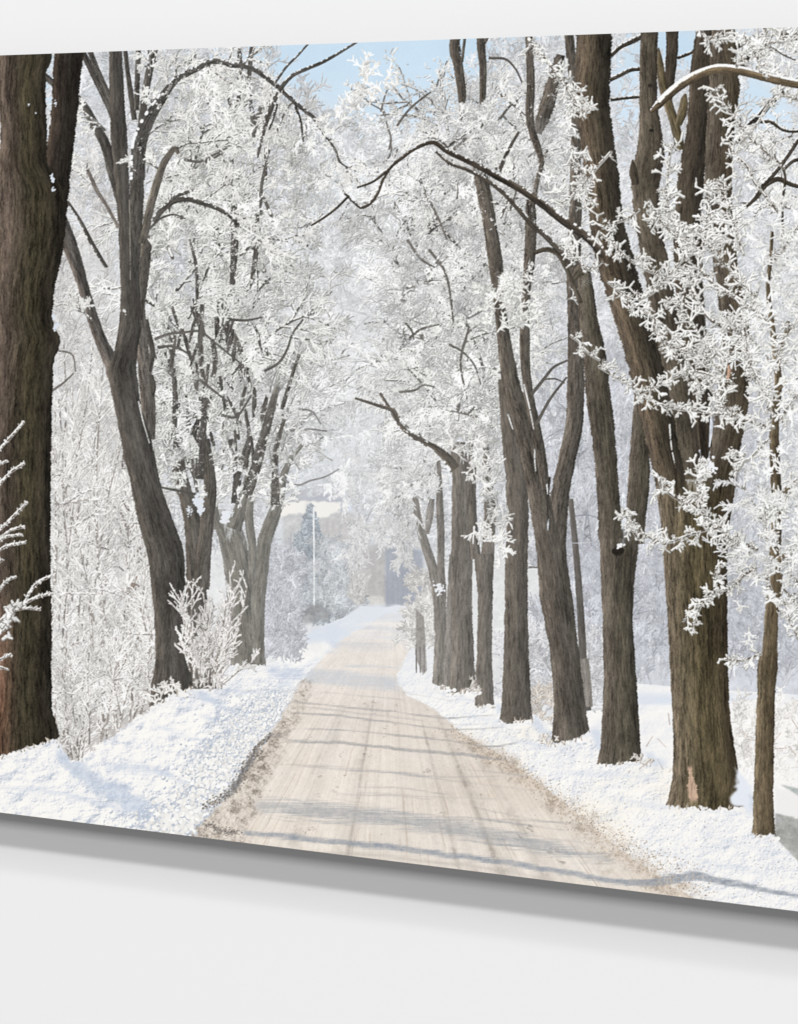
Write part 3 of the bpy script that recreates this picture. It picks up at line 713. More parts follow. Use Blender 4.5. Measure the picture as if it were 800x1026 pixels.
for P in ([(196, 495), (170, 490), (160, 488)], [(155, 340), (168, 335), (185, 333), (200, 332), (215, 343), (230, 355), (245, 367)], [(158, 348), (172, 347), (185, 352), (195, 360)], [(230, 320), (246, 321), (263, 318)], [(265, 372), (280, 363), (288, 350), (293, 335), (304, 320)], [(185, 160), (200, 162), (215, 155), (228, 148)],
          [(222, 416), (236, 418), (246, 406), (252, 396)], [(262, 238), (274, 253), (282, 272)], [(200, 380), (215, 392), (228, 402)], [(300, 242), (310, 247), (316, 252)], [(206, 163), (215, 158), (225, 152)]):
    line(P, 2.4, (98, 95, 91), 'L3', gaps=.25)
for P in ([(235, 190, 5), (235, 212, 6), (235, 250, 7), (233, 285, 5)], [(258, 215, 4), (257, 250, 5), (253, 280, 4)], [(203, 305, 4), (201, 345, 5), (204, 385, 4)], [(213, 340, 4), (216, 362, 5), (214, 378, 4)], [(172, 350, 3), (176, 400, 5), (174, 440, 5)], [(205, 395, 4), (204, 430, 6), (202, 475, 7)], [(300, 355, 3), (290, 385, 3.5), (283, 410, 4)], [(246, 410, 3), (250, 440, 4), (246, 470, 5)], [(190, 240, 2), (196, 262, 3), (198, 300, 3)], [(270, 150, 2), (262, 190, 3), (262, 215, 3)],
          [(276, 395, 6), (270, 418, 8), (264, 440, 9), (256, 470, 10), (247, 496, 11)], [(285, 420, 3), (277, 450, 5), (276, 480, 7), (276, 506, 9)]):
    limb(P, dk, 'L3' if P[0][0] < 270 else 'L4', amp=.18, gaps=.48)
# --- L2
c2 = [(110, 103, 95), (86, 82, 77), (80, 77, 73), (69, 67, 64)]
c2b = [(97, 93, 87), (79, 76, 72), (69, 67, 64)]
limb([(121, 392, 15), (116, 376, 16), (112, 364, 15), (103, 345, 12), (92, 315, 11), (83, 285, 11), (76, 262, 13), (68, 240, 15), (58, 215, 14)], [(120, 110, 102), (92, 88, 84), (78, 76, 73)], 'L2')
limb([(122, 200, 12), (118, 185, 12), (114, 172, 12), (107, 148, 10), (95, 125, 9), (83, 105, 8), (70, 92, 7), (52, 82, 6), (40, 72, 6)], c2b, 'L2')
limb([(118, 128, 7), (112, 112, 7), (100, 86, 7), (88, 62, 6), (80, 46, 5)], c2b, 'L2'); limb([(114, 108, 4), (108, 92, 4), (96, 66, 5), (90, 50, 5)], c2b, 'L2')
limb([(135, 120, 5), (131, 92, 5), (128, 70, 4), (125, 44, 4)], c2b, 'L2'); limb([(137, 110, 5), (138, 75, 5), (139, 45, 5)], c2b, 'L2', gaps=.1)
limb([(141, 140, 8), (145, 100, 7), (149, 76, 7), (156, 46, 6)], c2b, 'L2')
limb([(138, 180, 14), (141, 140, 14), (152, 115, 11), (161, 101, 9), (170, 88, 7), (178, 79, 6), (187, 74, 6), (200, 68, 5), (211, 62, 5), (222, 62, 5), (232, 65, 5), (244, 66, 5), (254, 69, 5), (267, 78, 4.5), (281, 89, 4.5), (294, 101, 4), (306, 111, 3.5), (314, 117, 3)], [(92, 89, 85), (78, 76, 73)], 'L2')
limb([(294, 101, 2.5), (301, 120, 2.2), (304, 142, 1.6)], c2b, 'L2'); limb([(314, 117, 3), (326, 136, 2.4), (336, 150, 2.2), (342, 164, 2), (348, 168, 1.5)], c2b, 'L2')
limb([(258, 158, 2), (265, 130, 3.5), (272, 108, 4.5), (280, 91, 4), (293, 76, 3.6), (310, 68, 3.2), (322, 63, 3), (335, 56, 2.6), (345, 50, 2.2), (358, 42, 1.8)], c2b, 'L2')
limb([(276, 83, 1.8), (288, 66, 2), (298, 56, 1.8), (309, 44, 1.5)], c2b, 'L2'); limb([(270, 130, 1.8), (276, 112, 2.2), (278, 104, 2)], c2b, 'L2')
limb([(143, 244, 8), (152, 203, 7.5), (158, 182, 7.5), (163, 167, 6.5), (169, 156, 6), (176, 149, 5), (179, 154, 3)], [(124, 117, 107), (98, 93, 86), (86, 82, 77)], 'L2')
limb([(154, 222, 5), (165, 208, 5.5), (176, 201, 5), (190, 200, 4.5), (201, 203, 4.5), (216, 208, 4), (230, 216, 3.5), (240, 226, 3)], c2b, 'L2', snow=.3)
limb([(164, 209, 3), (178, 196, 3.2), (190, 192, 3)], c2b, 'L2', snow=.3); line([(150, 229), (163, 218), (174, 215), (186, 219)], 2, (92, 89, 85), 'L2')
limb([(88, 170, 3), (97, 190, 3.5), (108, 208, 3), (119, 228, 2.5)], [(130, 122, 115), (104, 99, 94)], 'L2'); limb([(68, 202, 2.5), (80, 220, 3), (93, 245, 4), (107, 268, 3)], c2b, 'L2')
line([(53, 391), (62, 385), (74, 374)], 2, (110, 105, 101), 'L2'); line([(58, 351), (72, 355), (76, 372)], 1.6, (120, 115, 111), 'L2', gaps=.3)
# second stem behind, lighter
limb([(149, 440, 13), (149, 410, 14), (147, 385, 14), (144, 360, 12), (141, 330, 12), (139, 300, 12)], [(140, 130, 120), (104, 99, 94), (86, 83, 79)], 'L2')
limb([(152, 396, 5), (153, 388, 7), (151, 376, 5)], c2b, 'L2'); limb([(150, 372, 5), (153, 352, 5), (150, 335, 4), (147, 320, 3)], c2b, 'L2')
limb([(137, 320, 10), (142, 285, 12), (146, 255, 11), (148, 236, 9)], [(126, 118, 108), (98, 94, 88), (84, 81, 77)], 'L2')
limb([(134, 290, 10), (136, 235, 12), (137, 200, 14), (138, 170, 13)], c2b, 'L2')
trunk([(42, 109, 122), (100, 110, 125), (140, 111, 128), (190, 116, 130), (230, 119, 132), (260, 120, 137), (300, 121, 141), (330, 119, 142), (350, 115, 138), (370, 108, 137), (390, 111, 139), (410, 115, 142), (430, 119, 149), (450, 123, 154), (480, 130, 160),
       (500, 134, 166), (520, 138, 173), (540, 143, 181), (556, 148, 185), (580, 151, 186), (620, 155, 187), (660, 156, 189), (690, 154, 191), (708, 152, 193)], c2, 'L2', amp=.17, sc=1.1, base=(706, 687))
line([(130, 200), (130.5, 240), (131, 280)], 1.0, (140, 134, 126), 'L2', gaps=.1)
line([(139, 402), (143, 420), (150, 444)], 1.1, (206, 206, 204), 'L2', gaps=.1); stamp(np.array([124.5, 125.5, 126]), np.array([311., 312., 315.]), np.array([1.6, 1.2, .8]), np.broadcast_to(col((214, 214, 212)), (3, 3)), KEY['L2'])
crown('L2c', [(165, 98, -.9), (178, 80, -.5), (200, 68, -.2), (222, 62, .3), (244, 66, -1.2), (267, 78, .8), (294, 101, 1.9), (272, 110, 2.4), (150, 115, -1.3), (158, 182, -.6), (177, 149, -.3), (201, 203, -.6), (216, 208, .6), (240, 226, .5), (150, 76, -1.7), (142, 140, -.6), (160, 170, -2.4), (190, 76, 1.2), (210, 64, 1.6), (105, 130, -2.2), (97, 190, -2.3), (92, 320, -2.6)],
      40, .9, (96, 93, 89), (239, 238, 235), (170, 170, 167), kids=(6, 5, 4), droop=.08)
crown('L2c', [(314, 117, .5), (326, 136, .3), (342, 164, .8), (348, 168, -.4), (306, 111, 1.3), (335, 150, 1.7), (352, 200, 2.4), (362, 207, 1.9), (376, 196, -2.4), (385, 178, -2.2), (392, 168, -1.6), (400, 160, -1.2), (368, 206, 2.8), (346, 195, -2.2), (330, 205, 2.0), (390, 140, -1.8), (384, 112, -2.0), (372, 104, -2.2)],
      30, .7, (124, 121, 118), (243, 242, 239), (190, 193, 196), kids=(6, 5, 4), droop=.1)
spray(20, 145, 300, 60, 260, UP, 1.0, 16, .5, 'L2c', (240, 239, 235), (184, 183, 180), nosky, kids=(5, 4), chunks=12)
spray(60, 300, 410, 110, 260, lambda x, y: np.full(len(x), .9), 1.2, 13, .27, 'L2c', (241, 240, 237), (192, 197, 202), lambda x, y: np.clip(ss(60, 150, y + .2 * (x - 330)) - .8 * skyhole(x, y), 0, 1), kids=(5, 4), chunks=16)
limb([(138, 180, 14), (141, 140, 14), (152, 115, 11), (161, 101, 9), (170, 88, 7), (178, 79, 6), (187, 74, 6), (200, 68, 5), (211, 62, 5), (222, 62, 5), (232, 65, 5), (244, 66, 5), (254, 69, 5), (267, 78, 4.5), (281, 89, 4.5), (294, 101, 4), (306, 111, 3.5), (314, 117, 3)], [(92, 89, 85), (78, 76, 73)], 'L2', snow=.12, gaps=.46)
limb([(294, 101, 2.5), (301, 120, 2.2), (304, 142, 1.6)], c2b, 'L2', snow=.12, gaps=.44); limb([(314, 117, 3), (326, 136, 2.4), (336, 150, 2.2), (342, 164, 2), (348, 168, 1.5)], c2b, 'L2', snow=.12, gaps=.44)
limb([(258, 158, 2), (265, 130, 3.5), (272, 108, 4.5), (280, 91, 4), (293, 76, 3.6), (310, 68, 3.2), (322, 63, 3), (335, 56, 2.6), (345, 50, 2.2), (358, 42, 1.8)], c2b, 'L2', snow=.12, gaps=.44)
limb([(276, 83, 1.8), (288, 66, 2), (298, 56, 1.8), (309, 44, 1.5)], c2b, 'L2', snow=.12, gaps=.44); limb([(270, 130, 1.8), (276, 112, 2.2), (278, 104, 2)], c2b, 'L2', snow=.12, gaps=.44)
limb([(143, 244, 8), (152, 203, 7.5), (158, 182, 7.5), (163, 167, 6.5), (169, 156, 6), (176, 149, 5), (179, 154, 3)], [(124, 117, 107), (98, 93, 86), (86, 82, 77)], 'L2')
limb([(154, 222, 5), (165, 208, 5.5), (176, 201, 5), (190, 200, 4.5), (201, 203, 4.5), (216, 208, 4), (230, 216, 3.5), (240, 226, 3)], c2b, 'L2', snow=.1, gaps=.15)
limb([(164, 209, 3), (178, 196, 3.2), (190, 192, 3)], c2b, 'L2', snow=.1, gaps=.15); line([(150, 229), (163, 218), (174, 215), (186, 219)], 2, (92, 89, 85), 'L2')
limb([(88, 170, 3), (97, 190, 3.5), (108, 208, 3), (119, 228, 2.5)], [(130, 122, 115), (104, 99, 94)], 'L2'); limb([(68, 202, 2.5), (80, 220, 3), (93, 245, 4), (107, 268, 3)], c2b, 'L2', snow=.12, gaps=.44)
line([(53, 391), (62, 385), (74, 374)], 2, (110, 105, 101), 'L2'); line([(58, 351), (72, 355), (76, 372)], 1.6, (120, 115, 111), 'L2', gaps=.3)
for P in ([(390, 150), (392, 140), (388, 125), (384, 112), (372, 104), (364, 98)], [(382, 112), (386, 96), (392, 82)], [(380, 166), (388, 160), (392, 152), (391, 140)]):
    line(P, 1.6, (120, 116, 112), 'L2')
sx = np.r_[rng.normal(366, 4, 18), rng.normal(391, 5, 14), rng.normal(358, 6, 14), rng.normal(328, 10, 12)]; sy = np.r_[rng.normal(84, 12, 18), rng.normal(84, 10, 14), rng.normal(108, 6, 14), rng.normal(122, 10, 12)]
S, lv, ro = grow(sx, sy, UP + rng.normal(0, .9, len(sx)), 10 * rng.uniform(.6, 1.4, len(sx)), .5, 2, (5,)); ink(S, 'L2c', lv, ro, (246, 244, 239), (214, 216, 217), chunks=10)
for x, y in ((165, 690), (160, 694), (172, 690), (156, 702), (180, 688)):
    spray(3, x - 3, x + 3, y, y + 6, UP, .7, 9, .6, 'bank', (243, 241, 237), (168, 160, 152), kids=(3, 3), chunks=1)
# shrub at its foot
poly([(192, 690), (188, 620), (198, 585), (212, 620), (224, 650), (220, 686)], (176, 171, 167), 'bush', soft=5, alpha=.12)
n = 17; x = rng.uniform(194, 222, n)
crown('bush', np.stack([x, rng.uniform(672, 690, n), UP + (x - 204) * .014 + rng.normal(0, .11, n)], 1), 80, .62, (150, 142, 136), (238, 236, 233), (164, 159, 155), kids=(14, 4), levels=3, core_lv=0, shrink=(.08, .24), spread=(.3, .7), curl=.09)
n = 8; x = rng.uniform(190, 226, n)
crown('bush', np.stack([x, rng.uniform(660, 688, n), UP + (x - 206) * .02 + rng.normal(0, .2, n)], 1), 34, .6, (160, 152, 146), (242, 240, 237), (160, 154, 150), kids=(10, 4), levels=3, core_lv=0, shrink=(.14, .4), spread=(.3, .7), curl=.1)

spray(9, 194, 224, 686, 692, UP, .7, 8, .35, 'bush', (242, 240, 237), (180, 174, 170), kids=(4, 3), chunks=3)
# --- right row, far to near
crown('R2c', scatter(34, 400, 515, 260, 450, -2.9, -.3), 62, 1.2, (128, 126, 123), (232, 232, 230), (176, 177, 177), droop=.06)
spray(180, 395, 520, 260, 470, UP, 1.2, 18, .25, 'R2c', (232, 232, 230), (172, 173, 173), kids=(6, 4), core=(150, 148, 145), chunks=18)
spray(200, 402, 440, 580, 650, UP, .5, 9, .3, 'farbush', (228, 226, 222), (190, 188, 186), lambda x, y: (x > 409) & ((x - 402) > (y - 620) * .45 - 4), kids=(5, 4), chunks=10)
poly([(417, 610), (425, 618), (428, 672), (424, 676), (417, 660)], (136, 132, 128), 'R_far', soft=.6, noise=.08, alpha=.75)
cR = lambda a: shade([(106, 97, 87), (90, 83, 74), (82, 76, 68), (64, 60, 55)], a, )
r1 = cR(.36)
limb([(440, 600, 12), (434, 570, 9.5), (427, 548, 8.5), (420, 525, 7.5), (416, 497, 6)], r1, 'R1', amp=.14); limb([(443, 600, 9), (442, 565, 7), (442, 535, 7), (441, 510, 7), (440, 470, 4), (437, 440, 3)], r1, 'R1', amp=.14)
trunk([(585, 434, 447), (600, 434, 447), (640, 436, 448), (684, 433, 450)], r1, 'R1', amp=.14, base=(685, 687))
limb([(428, 535, 4), (431, 515, 7), (433, 500, 5)], cR(.42), 'R1', amp=.14)
stamp(440 + rng.normal(0, 2.4, 40), 590 + rng.normal(0, 3, 40), rng.uniform(.5, 1.3, 40), np.broadcast_to(col((232, 234, 238)), (40, 3)), KEY['R1c'])
crown('R1c', np.r_[scatter(12, 412, 442, 400, 500, -3.0, -1.2), scatter(4, 415, 430, 470, 500, 2.4, 3.3)], 38, .9, (142, 140, 138), (231, 231, 229), (186, 187, 187), droop=.1)
spray(70, 385, 440, 380, 540, UP, 1.2, 13, .25, 'R1c', (230, 230, 228), (188, 189, 189), lambda x, y: np.where(y > 480, .5, 1), kids=(5, 4), chunks=14)
r2 = cR(.26)
trunk([(556, 450, 453), (600, 448, 454), (690, 444, 456)], cR(.38), 'R2', amp=.14, base=(689, 691))
trunk([(443, 451, 466), (470, 453, 470), (500, 453, 472), (550, 452, 474), (600, 452, 473), (650, 452, 475), (694, 449, 477)], r2, 'R2', amp=.14, base=(696, 690))
limb([(456, 470, 11), (447, 458, 9), (436, 449, 6.5), (425, 443, 5.5), (412, 436, 4.5), (402, 427, 4), (392, 412, 3.5), (381, 394, 2.5)], cR(.12), 'R2', amp=.14, snow=.2)
limb([(400, 424, 3), (394, 411, 3.5), (384, 408, 3), (372, 404, 2.6), (356, 399, 1.8)], cR(.12), 'R2', amp=.14)
r3 = cR(.24)
limb([(477, 560, 10), (474, 520, 8), (473, 480, 8), (475, 440, 8), (476, 400, 5)], r3, 'R3', amp=.14)
limb([(487, 580, 14), (490, 540, 12), (491, 505, 11), (488, 470, 8), (486, 440, 6)], r3, 'R3', amp=.14)
trunk([(555, 475, 495), (600, 479, 494), (650, 478, 493), (704, 476, 495)], r3, 'R3', amp=.14, base=(705, 706))
crown('R3c', scatter(22, 425, 500, 330, 450, -2.9, -.3), 44, 1.0, (112, 109, 105), (237, 237, 234), (162, 162, 160), droop=.06)
spray(110, 420, 505, 330, 520, UP, 1.2, 12, .27, 'R3c', (236, 236, 233), (162, 162, 160), lambda x, y: np.where(y > 450, np.where((x > 478), .5, .0), 1), kids=(5, 4), chunks=18)
for P in ([(415, 280), (430, 287), (438, 297), (444, 309)], [(400, 393), (418, 390), (424, 386), (436, 388)], [(450, 345), (463, 352), (475, 365), (482, 385)], [(405, 322), (413, 332), (415, 340)], [(400, 201), (420, 199), (435, 203), (445, 212), (455, 225)]):
    line(P, 2.0, (108, 105, 100), 'R3', gaps=.1)
r4 = cR(.14)
trunk([(380, 499, 512), (430, 502, 521), (460, 505, 526), (480, 507, 529), (520, 508, 530), (560, 506, 529), (600, 506, 529), (650, 505, 530), (721, 502, 533)], r4, 'R4', amp=.16, base=(722, 721))
line([(530, 568), (542, 569)], 1.2, (110, 105, 100), 'R4')
# wooden pole and pylon
limb([(572, 500, 5), (578, 560, 6), (583, 630, 7), (586, 690, 8), (588, 712, 9)], shade([(98, 92, 86), (84, 79, 74), (76, 72, 68)], .12), 'pole', amp=.12)
limb([(586, 660, 8), (588, 685, 9), (590, 708, 8)], shade([(140, 134, 126), (120, 114, 106)], .15), 'pole', amp=.12)
py = (148, 151, 158)
for P in ([(588.5, 511), (584, 547)], [(588.5, 511), (593, 547)], [(577, 517), (588, 516), (597, 518)], [(585.5, 535), (592, 540)], [(591.5, 535), (584.5, 541)], [(586.5, 526), (591, 531)], [(590.5, 526), (586, 531)], [(588.5, 511), (588.5, 520)]):
    line(P, 1.2, py, 'pylon')
line([(600, 543), (560, 545)], .5, (190, 192, 197), 'woods')
# --- R5
crown('R5c', scatter(40, 405, 575, 130, 330, -2.8, -.4, lambda x, y: np.where((y > 235) & (x > 535), .2, 1)), 62, 1.2, (116, 113, 109), (234, 234, 232), (172, 173, 173), droop=.04)
spray(250, 400, 575, 85, 330, UP, .9, 17, .25, 'R5c', (236, 236, 234), (174, 175, 175), lambda x, y: np.clip(1.1 - 1.3 * skyhole(x, y), 0, 1) * np.where((y > 235) & (x > 540), .35, 1), kids=(6, 4), chunks=30, var=.05, core=(142, 139, 135))
r5 = shade([(106, 97, 87), (88, 81, 73), (78, 73, 66), (60, 57, 52)], .07)
limb([(458, 36, 9), (456, 40, 9), (460, 70, 9), (463, 92, 8), (464, 112, 5)], r5, 'R5'); limb([(463, 62, 2.5), (466, 38, 2.5)], r5, 'R5')
limb([(481, 30, 6), (482, 44, 8), (484, 65, 7), (484, 92, 6), (482, 125, 5)], r5, 'R5'); limb([(482, 48, 3), (486, 42, 3.2), (490, 34, 3)], r5, 'R5')
limb([(530, 34, 7), (531, 60, 7), (532, 90, 8), (531, 112, 8), (533, 130, 7), (538, 145, 7), (543, 160, 5)], r5, 'R5')
limb([(562, 55, 8), (556, 78, 11), (550, 100, 14), (543, 122, 12), (540, 134, 6)], shade([(104, 98, 92), (86, 82, 78)], .12), 'R5', rough=.15)
limb([(570, 32, 9), (573, 62, 9), (577, 95, 9), (578, 125, 10), (577, 160, 10), (577, 200, 12), (576, 235, 13), (575, 270, 14), (576, 310, 14), (577, 345, 15), (577, 390, 17), (575, 430, 17), (568, 462, 17), (562, 492, 18), (558, 530, 20), (557, 575, 18)], r5, 'R5')
limb([(482, 178, 14), (487, 200, 13), (492, 230, 13), (497, 265, 14), (500, 300, 11), (504, 330, 12), (508, 360, 15), (515, 395, 18), (524, 420, 20), (532, 455, 21), (540, 495, 21), (546, 530, 22), (552, 575, 20)], r5, 'R5')
limb([(532, 215, 11), (532, 240, 11), (530, 270, 10), (527, 300, 8), (526, 340, 10), (527, 370, 9), (530, 395, 9), (536, 425, 10), (542, 455, 10), (547, 490, 8)], r5, 'R5')
trunk([(510, 533, 569), (530, 535, 567), (560, 538, 568), (600, 541, 574), (650, 551, 580), (700, 555, 586), (744, 554, 592)], r5, 'R5', amp=.19, base=(746, 736), top=50)
line([(551, 478), (549, 500), (550, 530)], 2, (62, 58, 54), 'R5'); limb([(550, 520, .8), (549.3, 526, 1.6), (549, 531, 1)], [(206, 209, 214)] * 2, 'R5c')
for P in ([(536, 450), (536, 462), (537, 472)], [(548, 485), (549, 495)], [(525, 385), (530, 405), (535, 430)], [(509, 415), (514, 430)]):
    line(P, 1.3, (222, 222, 221), 'R5c', gaps=.25)
for P, w_ in (([(533, 395), (545, 380), (555, 368), (569, 361)], 3), ([(538, 425), (550, 402), (568, 378)], 3), ([(545, 380), (558, 380), (566, 384)], 1.5), ([(502, 94), (514, 105), (530, 118)], 2), ([(398, 126), (410, 110), (424, 98), (432, 92)], 2), ([(490, 58), (508, 60), (516, 68), (524, 84)], 2.2), ([(498, 124), (508, 110), (520, 98), (527, 93)], 2.2), ([(503, 115), (512, 124), (520, 132)], 1.8)):
    line(P, w_, (92, 88, 83), 'R5')
fr5 = lambda x, y: np.clip(1.1 - 1.3 * skyhole(x, y), 0, 1) * np.where((y > 235) & (x > 540), .35, 1)
crown('R5c', scatter(15, 420, 560, 120, 320, -2.9, -.3, lambda x, y: np.where((y > 235) & (x > 535), .1, 1)), 44, 1.0, (94, 90, 86), (241, 240, 237), (166, 167, 166), droop=.04)
spray(45, 400, 575, 95, 330, UP, .9, 14, .27, 'R5c', (241, 240, 237), (176, 177, 176), fr5, kids=(6, 4), chunks=30, var=.05, core=(142, 139, 135))
for P, g_ in (([(456, 40, 9), (460, 70, 9), (463, 92, 8), (464, 118, 5)], .2), ([(482, 42, 7), (484, 65, 7), (484, 92, 6), (482, 128, 5)], .25), ([(531, 50, 7), (532, 90, 8), (531, 112, 8), (533, 130, 7), (540, 150, 6), (544, 172, 4)], .3),
              ([(562, 55, 8), (556, 78, 11), (550, 100, 14), (543, 122, 12)], .3), ([(479, 165, 10), (484, 190, 13), (490, 220, 13), (497, 265, 13), (500, 300, 10), (504, 330, 11)], .42), ([(532, 200, 9), (532, 240, 11), (530, 270, 10), (527, 300, 7), (526, 335, 9)], .42), ([(520, 132, 2), (510, 150, 3), (500, 172, 4)], .4), ([(548, 150, 3), (540, 175, 4), (534, 205, 5)], .35)):
    limb(P, r5, 'R5', gaps=g_)
for P in ([(430, 250), (445, 270), (452, 300), (455, 330)], [(408, 240), (425, 262), (436, 268)], [(470, 330), (462, 360), (468, 400)], [(400, 350), (422, 330), (440, 325)], [(505, 225), (515, 200), (520, 182)], [(455, 150), (470, 135), (478, 118)], [(425, 190), (440, 220), (448, 240)]):
    line(P, 2.4, (104, 100, 95), 'R5', gaps=.4)
spray(22, 455, 490, 108, 136, UP, 1.1, 12, .34, 'R5c', (241, 240, 237), (178, 178, 177), kids=(5, 4), chunks=5)
spray(40, 480, 540, 275, 335, UP, 1.2, 11, .45, 'R5c', (245, 244, 239), (176, 176, 173), kids=(5, 4), chunks=14)
spray(26, 448, 478, 432, 452, UP, 1.2, 11, .35, 'R3c', (238, 237, 234), (170, 169, 167), kids=(5, 4), chunks=6)
spray(22, 472, 503, 440, 555, lambda x, y: np.full(len(x), 1.0), .5, 15, .6, 'R3c', (238, 237, 234), (176, 175, 173), kids=(4, 3), chunks=10)
limb([(456, 470, 11), (447, 458, 9), (436, 449, 6.5), (425, 443, 5.5), (412, 436, 4.5), (402, 427, 4), (392, 412, 3.5), (381, 394, 2.5)], cR(.12), 'R2', amp=.14, snow=.08, gaps=.12)
limb([(400, 424, 3), (394, 411, 3.5), (384, 408, 3), (372, 404, 2.6), (356, 399, 1.8)], cR(.12), 'R2', amp=.14, gaps=.1)
# --- R6
r6 = [(106, 97, 87), (88, 82, 73), (80, 75, 65), (60, 57, 51)]
limb([(640, 545, 12), (638, 520, 18), (640, 490, 21), (641, 460, 20), (642, 430, 17), (643, 395, 13), (645, 360, 10)], r6, 'R6')
limb([(612, 540, 24), (610, 500, 22), (607, 460, 22), (603, 420, 24), (599, 390, 24), (596, 355, 22), (590, 320, 18), (587, 290, 15), (583, 270, 12), (574, 280, 5)], r6, 'R6')
trunk([(505, 600, 648), (530, 600, 644), (548, 601, 640), (580, 602, 636), (620, 604, 634), (680, 605, 638), (730, 603, 641), (768, 600, 643)], r6, 'R6', amp=.22, sc=.75, base=(766, 760), top=45)
limb([(625, 495, 3), (626, 530, 6)], [(206, 210, 216)] * 2, 'R6c')
limb([(613.5, 552, 3), (617, 552.5, 8), (622, 552, 8), (625, 550, 3)], [(40, 36, 32)] * 2, 'R6'); stamp(621 + rng.normal(0, 1.8, 22), 547 + rng.normal(0, .9, 22), rng.uniform(.6, 1.2, 22), np.broadcast_to(col((236, 236, 238)), (22, 3)), KEY['R6c'])
limb([(536, 253, 4), (548, 250, 4.5), (559, 254, 5), (566, 266, 4), (575, 286, 4), (582, 304, 5)], r6, 'R6')
# --- R7
r7 = [(122, 110, 94), (104, 94, 76), (92, 83, 63), (78, 70, 53), (58, 51, 41)]
r7d = [(84, 75, 65), (66, 60, 52), (52, 48, 42)]
crown('R7c', np.r_[scatter(16, 755, 864, 40, 240, -3.0, -.2)], 44, 1.0, (104, 98, 90), (243, 242, 239), (186, 189, 190), kids=(6, 5, 4))
spray(60, 752, 864, 20, 260, UP, 1.0, 18, .45, 'R7c', (244, 243, 239), (190, 193, 195), lambda x, y: np.clip(1 - .95 * skyhole(x, y), 0, 1) * .8, kids=(5, 4), chunks=18)
# small stems
limb([(674, 28, 12), (673, 60, 11), (671, 80, 10), (669, 100, 9)], r7d, 'R7'); limb([(660, 48, 1), (661, 58, 5), (664, 84, 8), (670, 105, 9), (677, 127, 9), (682, 150, 10)], r7, 'R7')
limb([(687, 94, 2), (686, 99, 6), (684, 112, 9), (680, 125, 6)], r7, 'R7')
for P in ([(612, 56, 4), (622, 47, 4), (632, 42, 5), (644, 36, 5)], [(611, 80, 4), (622, 75, 4), (632, 70, 4), (642, 69, 4)], [(612, 100, 3), (628, 98, 3), (642, 97, 3)], [(679, 58, 3), (690, 54, 3), (698, 50, 3)],
          [(736, 48, 5), (746, 42, 5), (752, 38, 3)], [(778, 32, 7), (792, 36, 6), (812, 40, 5)], [(742, 70, 7), (748, 58, 6), (764, 40, 5), (768, 28, 5)],
          [(738, 143, 4), (750, 126, 5), (762, 115, 6), (775, 100, 6), (786, 92, 5)], [(760, 122, 3), (772, 122, 4), (785, 130, 3), (812, 131, 3)], [(748, 207, 3), (758, 197, 5), (768, 184, 6), (780, 179, 6), (792, 184, 5), (815, 190, 4)], [(785, 170, 3), (795, 161, 4), (812, 158, 4)], [(760, 190, 3), (775, 175, 4), (788, 158, 4), (800, 140, 4)],
          [(772, 46, 1.6), (784, 54, 1.8), (797, 60, 1.6)]):
    limb(P, r7d, 'R7', snow=.5)
limb([(706, 26, 15), (703, 60, 19), (701, 100, 21), (698, 140, 22), (693, 175, 26), (690, 215, 28), (690, 260, 28), (692, 310, 28), (698, 360, 26), (704, 410, 22), (706, 450, 16)], r7d, 'R7', amp=.2)
limb([(651, 26, 17), (650, 70, 17), (650, 105, 18), (652, 135, 23), (652, 155, 28), (648, 175, 28), (648, 205, 27), (652, 235, 25), (660, 280, 26), (668, 330, 26), (678, 380, 26), (685, 430, 26), (690, 480, 28)], [(108, 99, 88), (90, 83, 72), (80, 74, 64), (58, 53, 47)], 'R7', amp=.2)
limb([(634, 160, 1), (635, 172, 8), (637, 185, 7)], r7d, 'R7')
limb([(725, 26, 22), (725, 60, 26), (726, 90, 30), (723, 120, 28), (721, 150, 27), (720, 185, 27), (722, 225, 25), (728, 270, 24), (735, 310, 28), (737, 350, 30), (735, 395, 32), (730, 430, 31), (724, 465, 28), (715, 500, 32), (708, 530, 36)], [(106, 97, 86), (88, 80, 70), (80, 72, 60), (58, 52, 43)], 'R7', amp=.2)
for x, y in ((652, 85), (653, 130)):
    limb([(x - 2, y, 2), (x, y + 1, 3.5), (x + 2, y, 2)], [(46, 42, 38)] * 2, 'R7')
limb([(596, 26, 35), (595, 60, 35), (594, 105, 34), (598, 135, 33), (602, 165, 33), (605, 190, 33), (608, 220, 33), (614, 250, 36), (622, 280, 36), (631, 310, 34), (640, 340, 34), (649, 375, 34), (657, 410, 33), (664, 445, 31), (672, 480, 30), (680, 520, 30)],
     [(92, 82, 72), (108, 95, 80), (84, 76, 64), (54, 50, 43), (46, 43, 38)], 'R7', amp=.22)
def scar(xx, yy, u, c):
    hw = 1.2 + 2.8 * ss(768, 792, yy) + .7 * samp(T_mid, yy * 4, yy * 0 + 8)
    e = (1 - ss(hw - 1, hw + .6, np.abs(xx - 693.5 - (yy - 787) * .12))) * ss(766, 771, yy) * (1 - ss(800, 806, yy))
    return lerp(c, col((204, 174, 152)) * (1 + .1 * samp(T_bark, xx * 3, yy * 3))[..., None], e[..., None] * .88)
trunk([(455, 655, 742), (470, 655, 741), (500, 659, 735), (540, 664, 729), (580, 666, 729), (620, 669, 729), (680, 672, 730), (720, 674, 732), (760, 675, 738), (785, 673, 742), (812, 669, 744)], r7, 'R7', amp=.25, sc=.66, base=(806, 809), tone=scar, top=60)
for P in ([(666, 425), (672, 450), (676, 470), (679, 500)],): line(P, 3, (56, 50, 43), 'R7')
line([(671, 425), (673, 448), (677, 468)], 1.3, (216, 216, 214), 'R7c', gaps=.45)
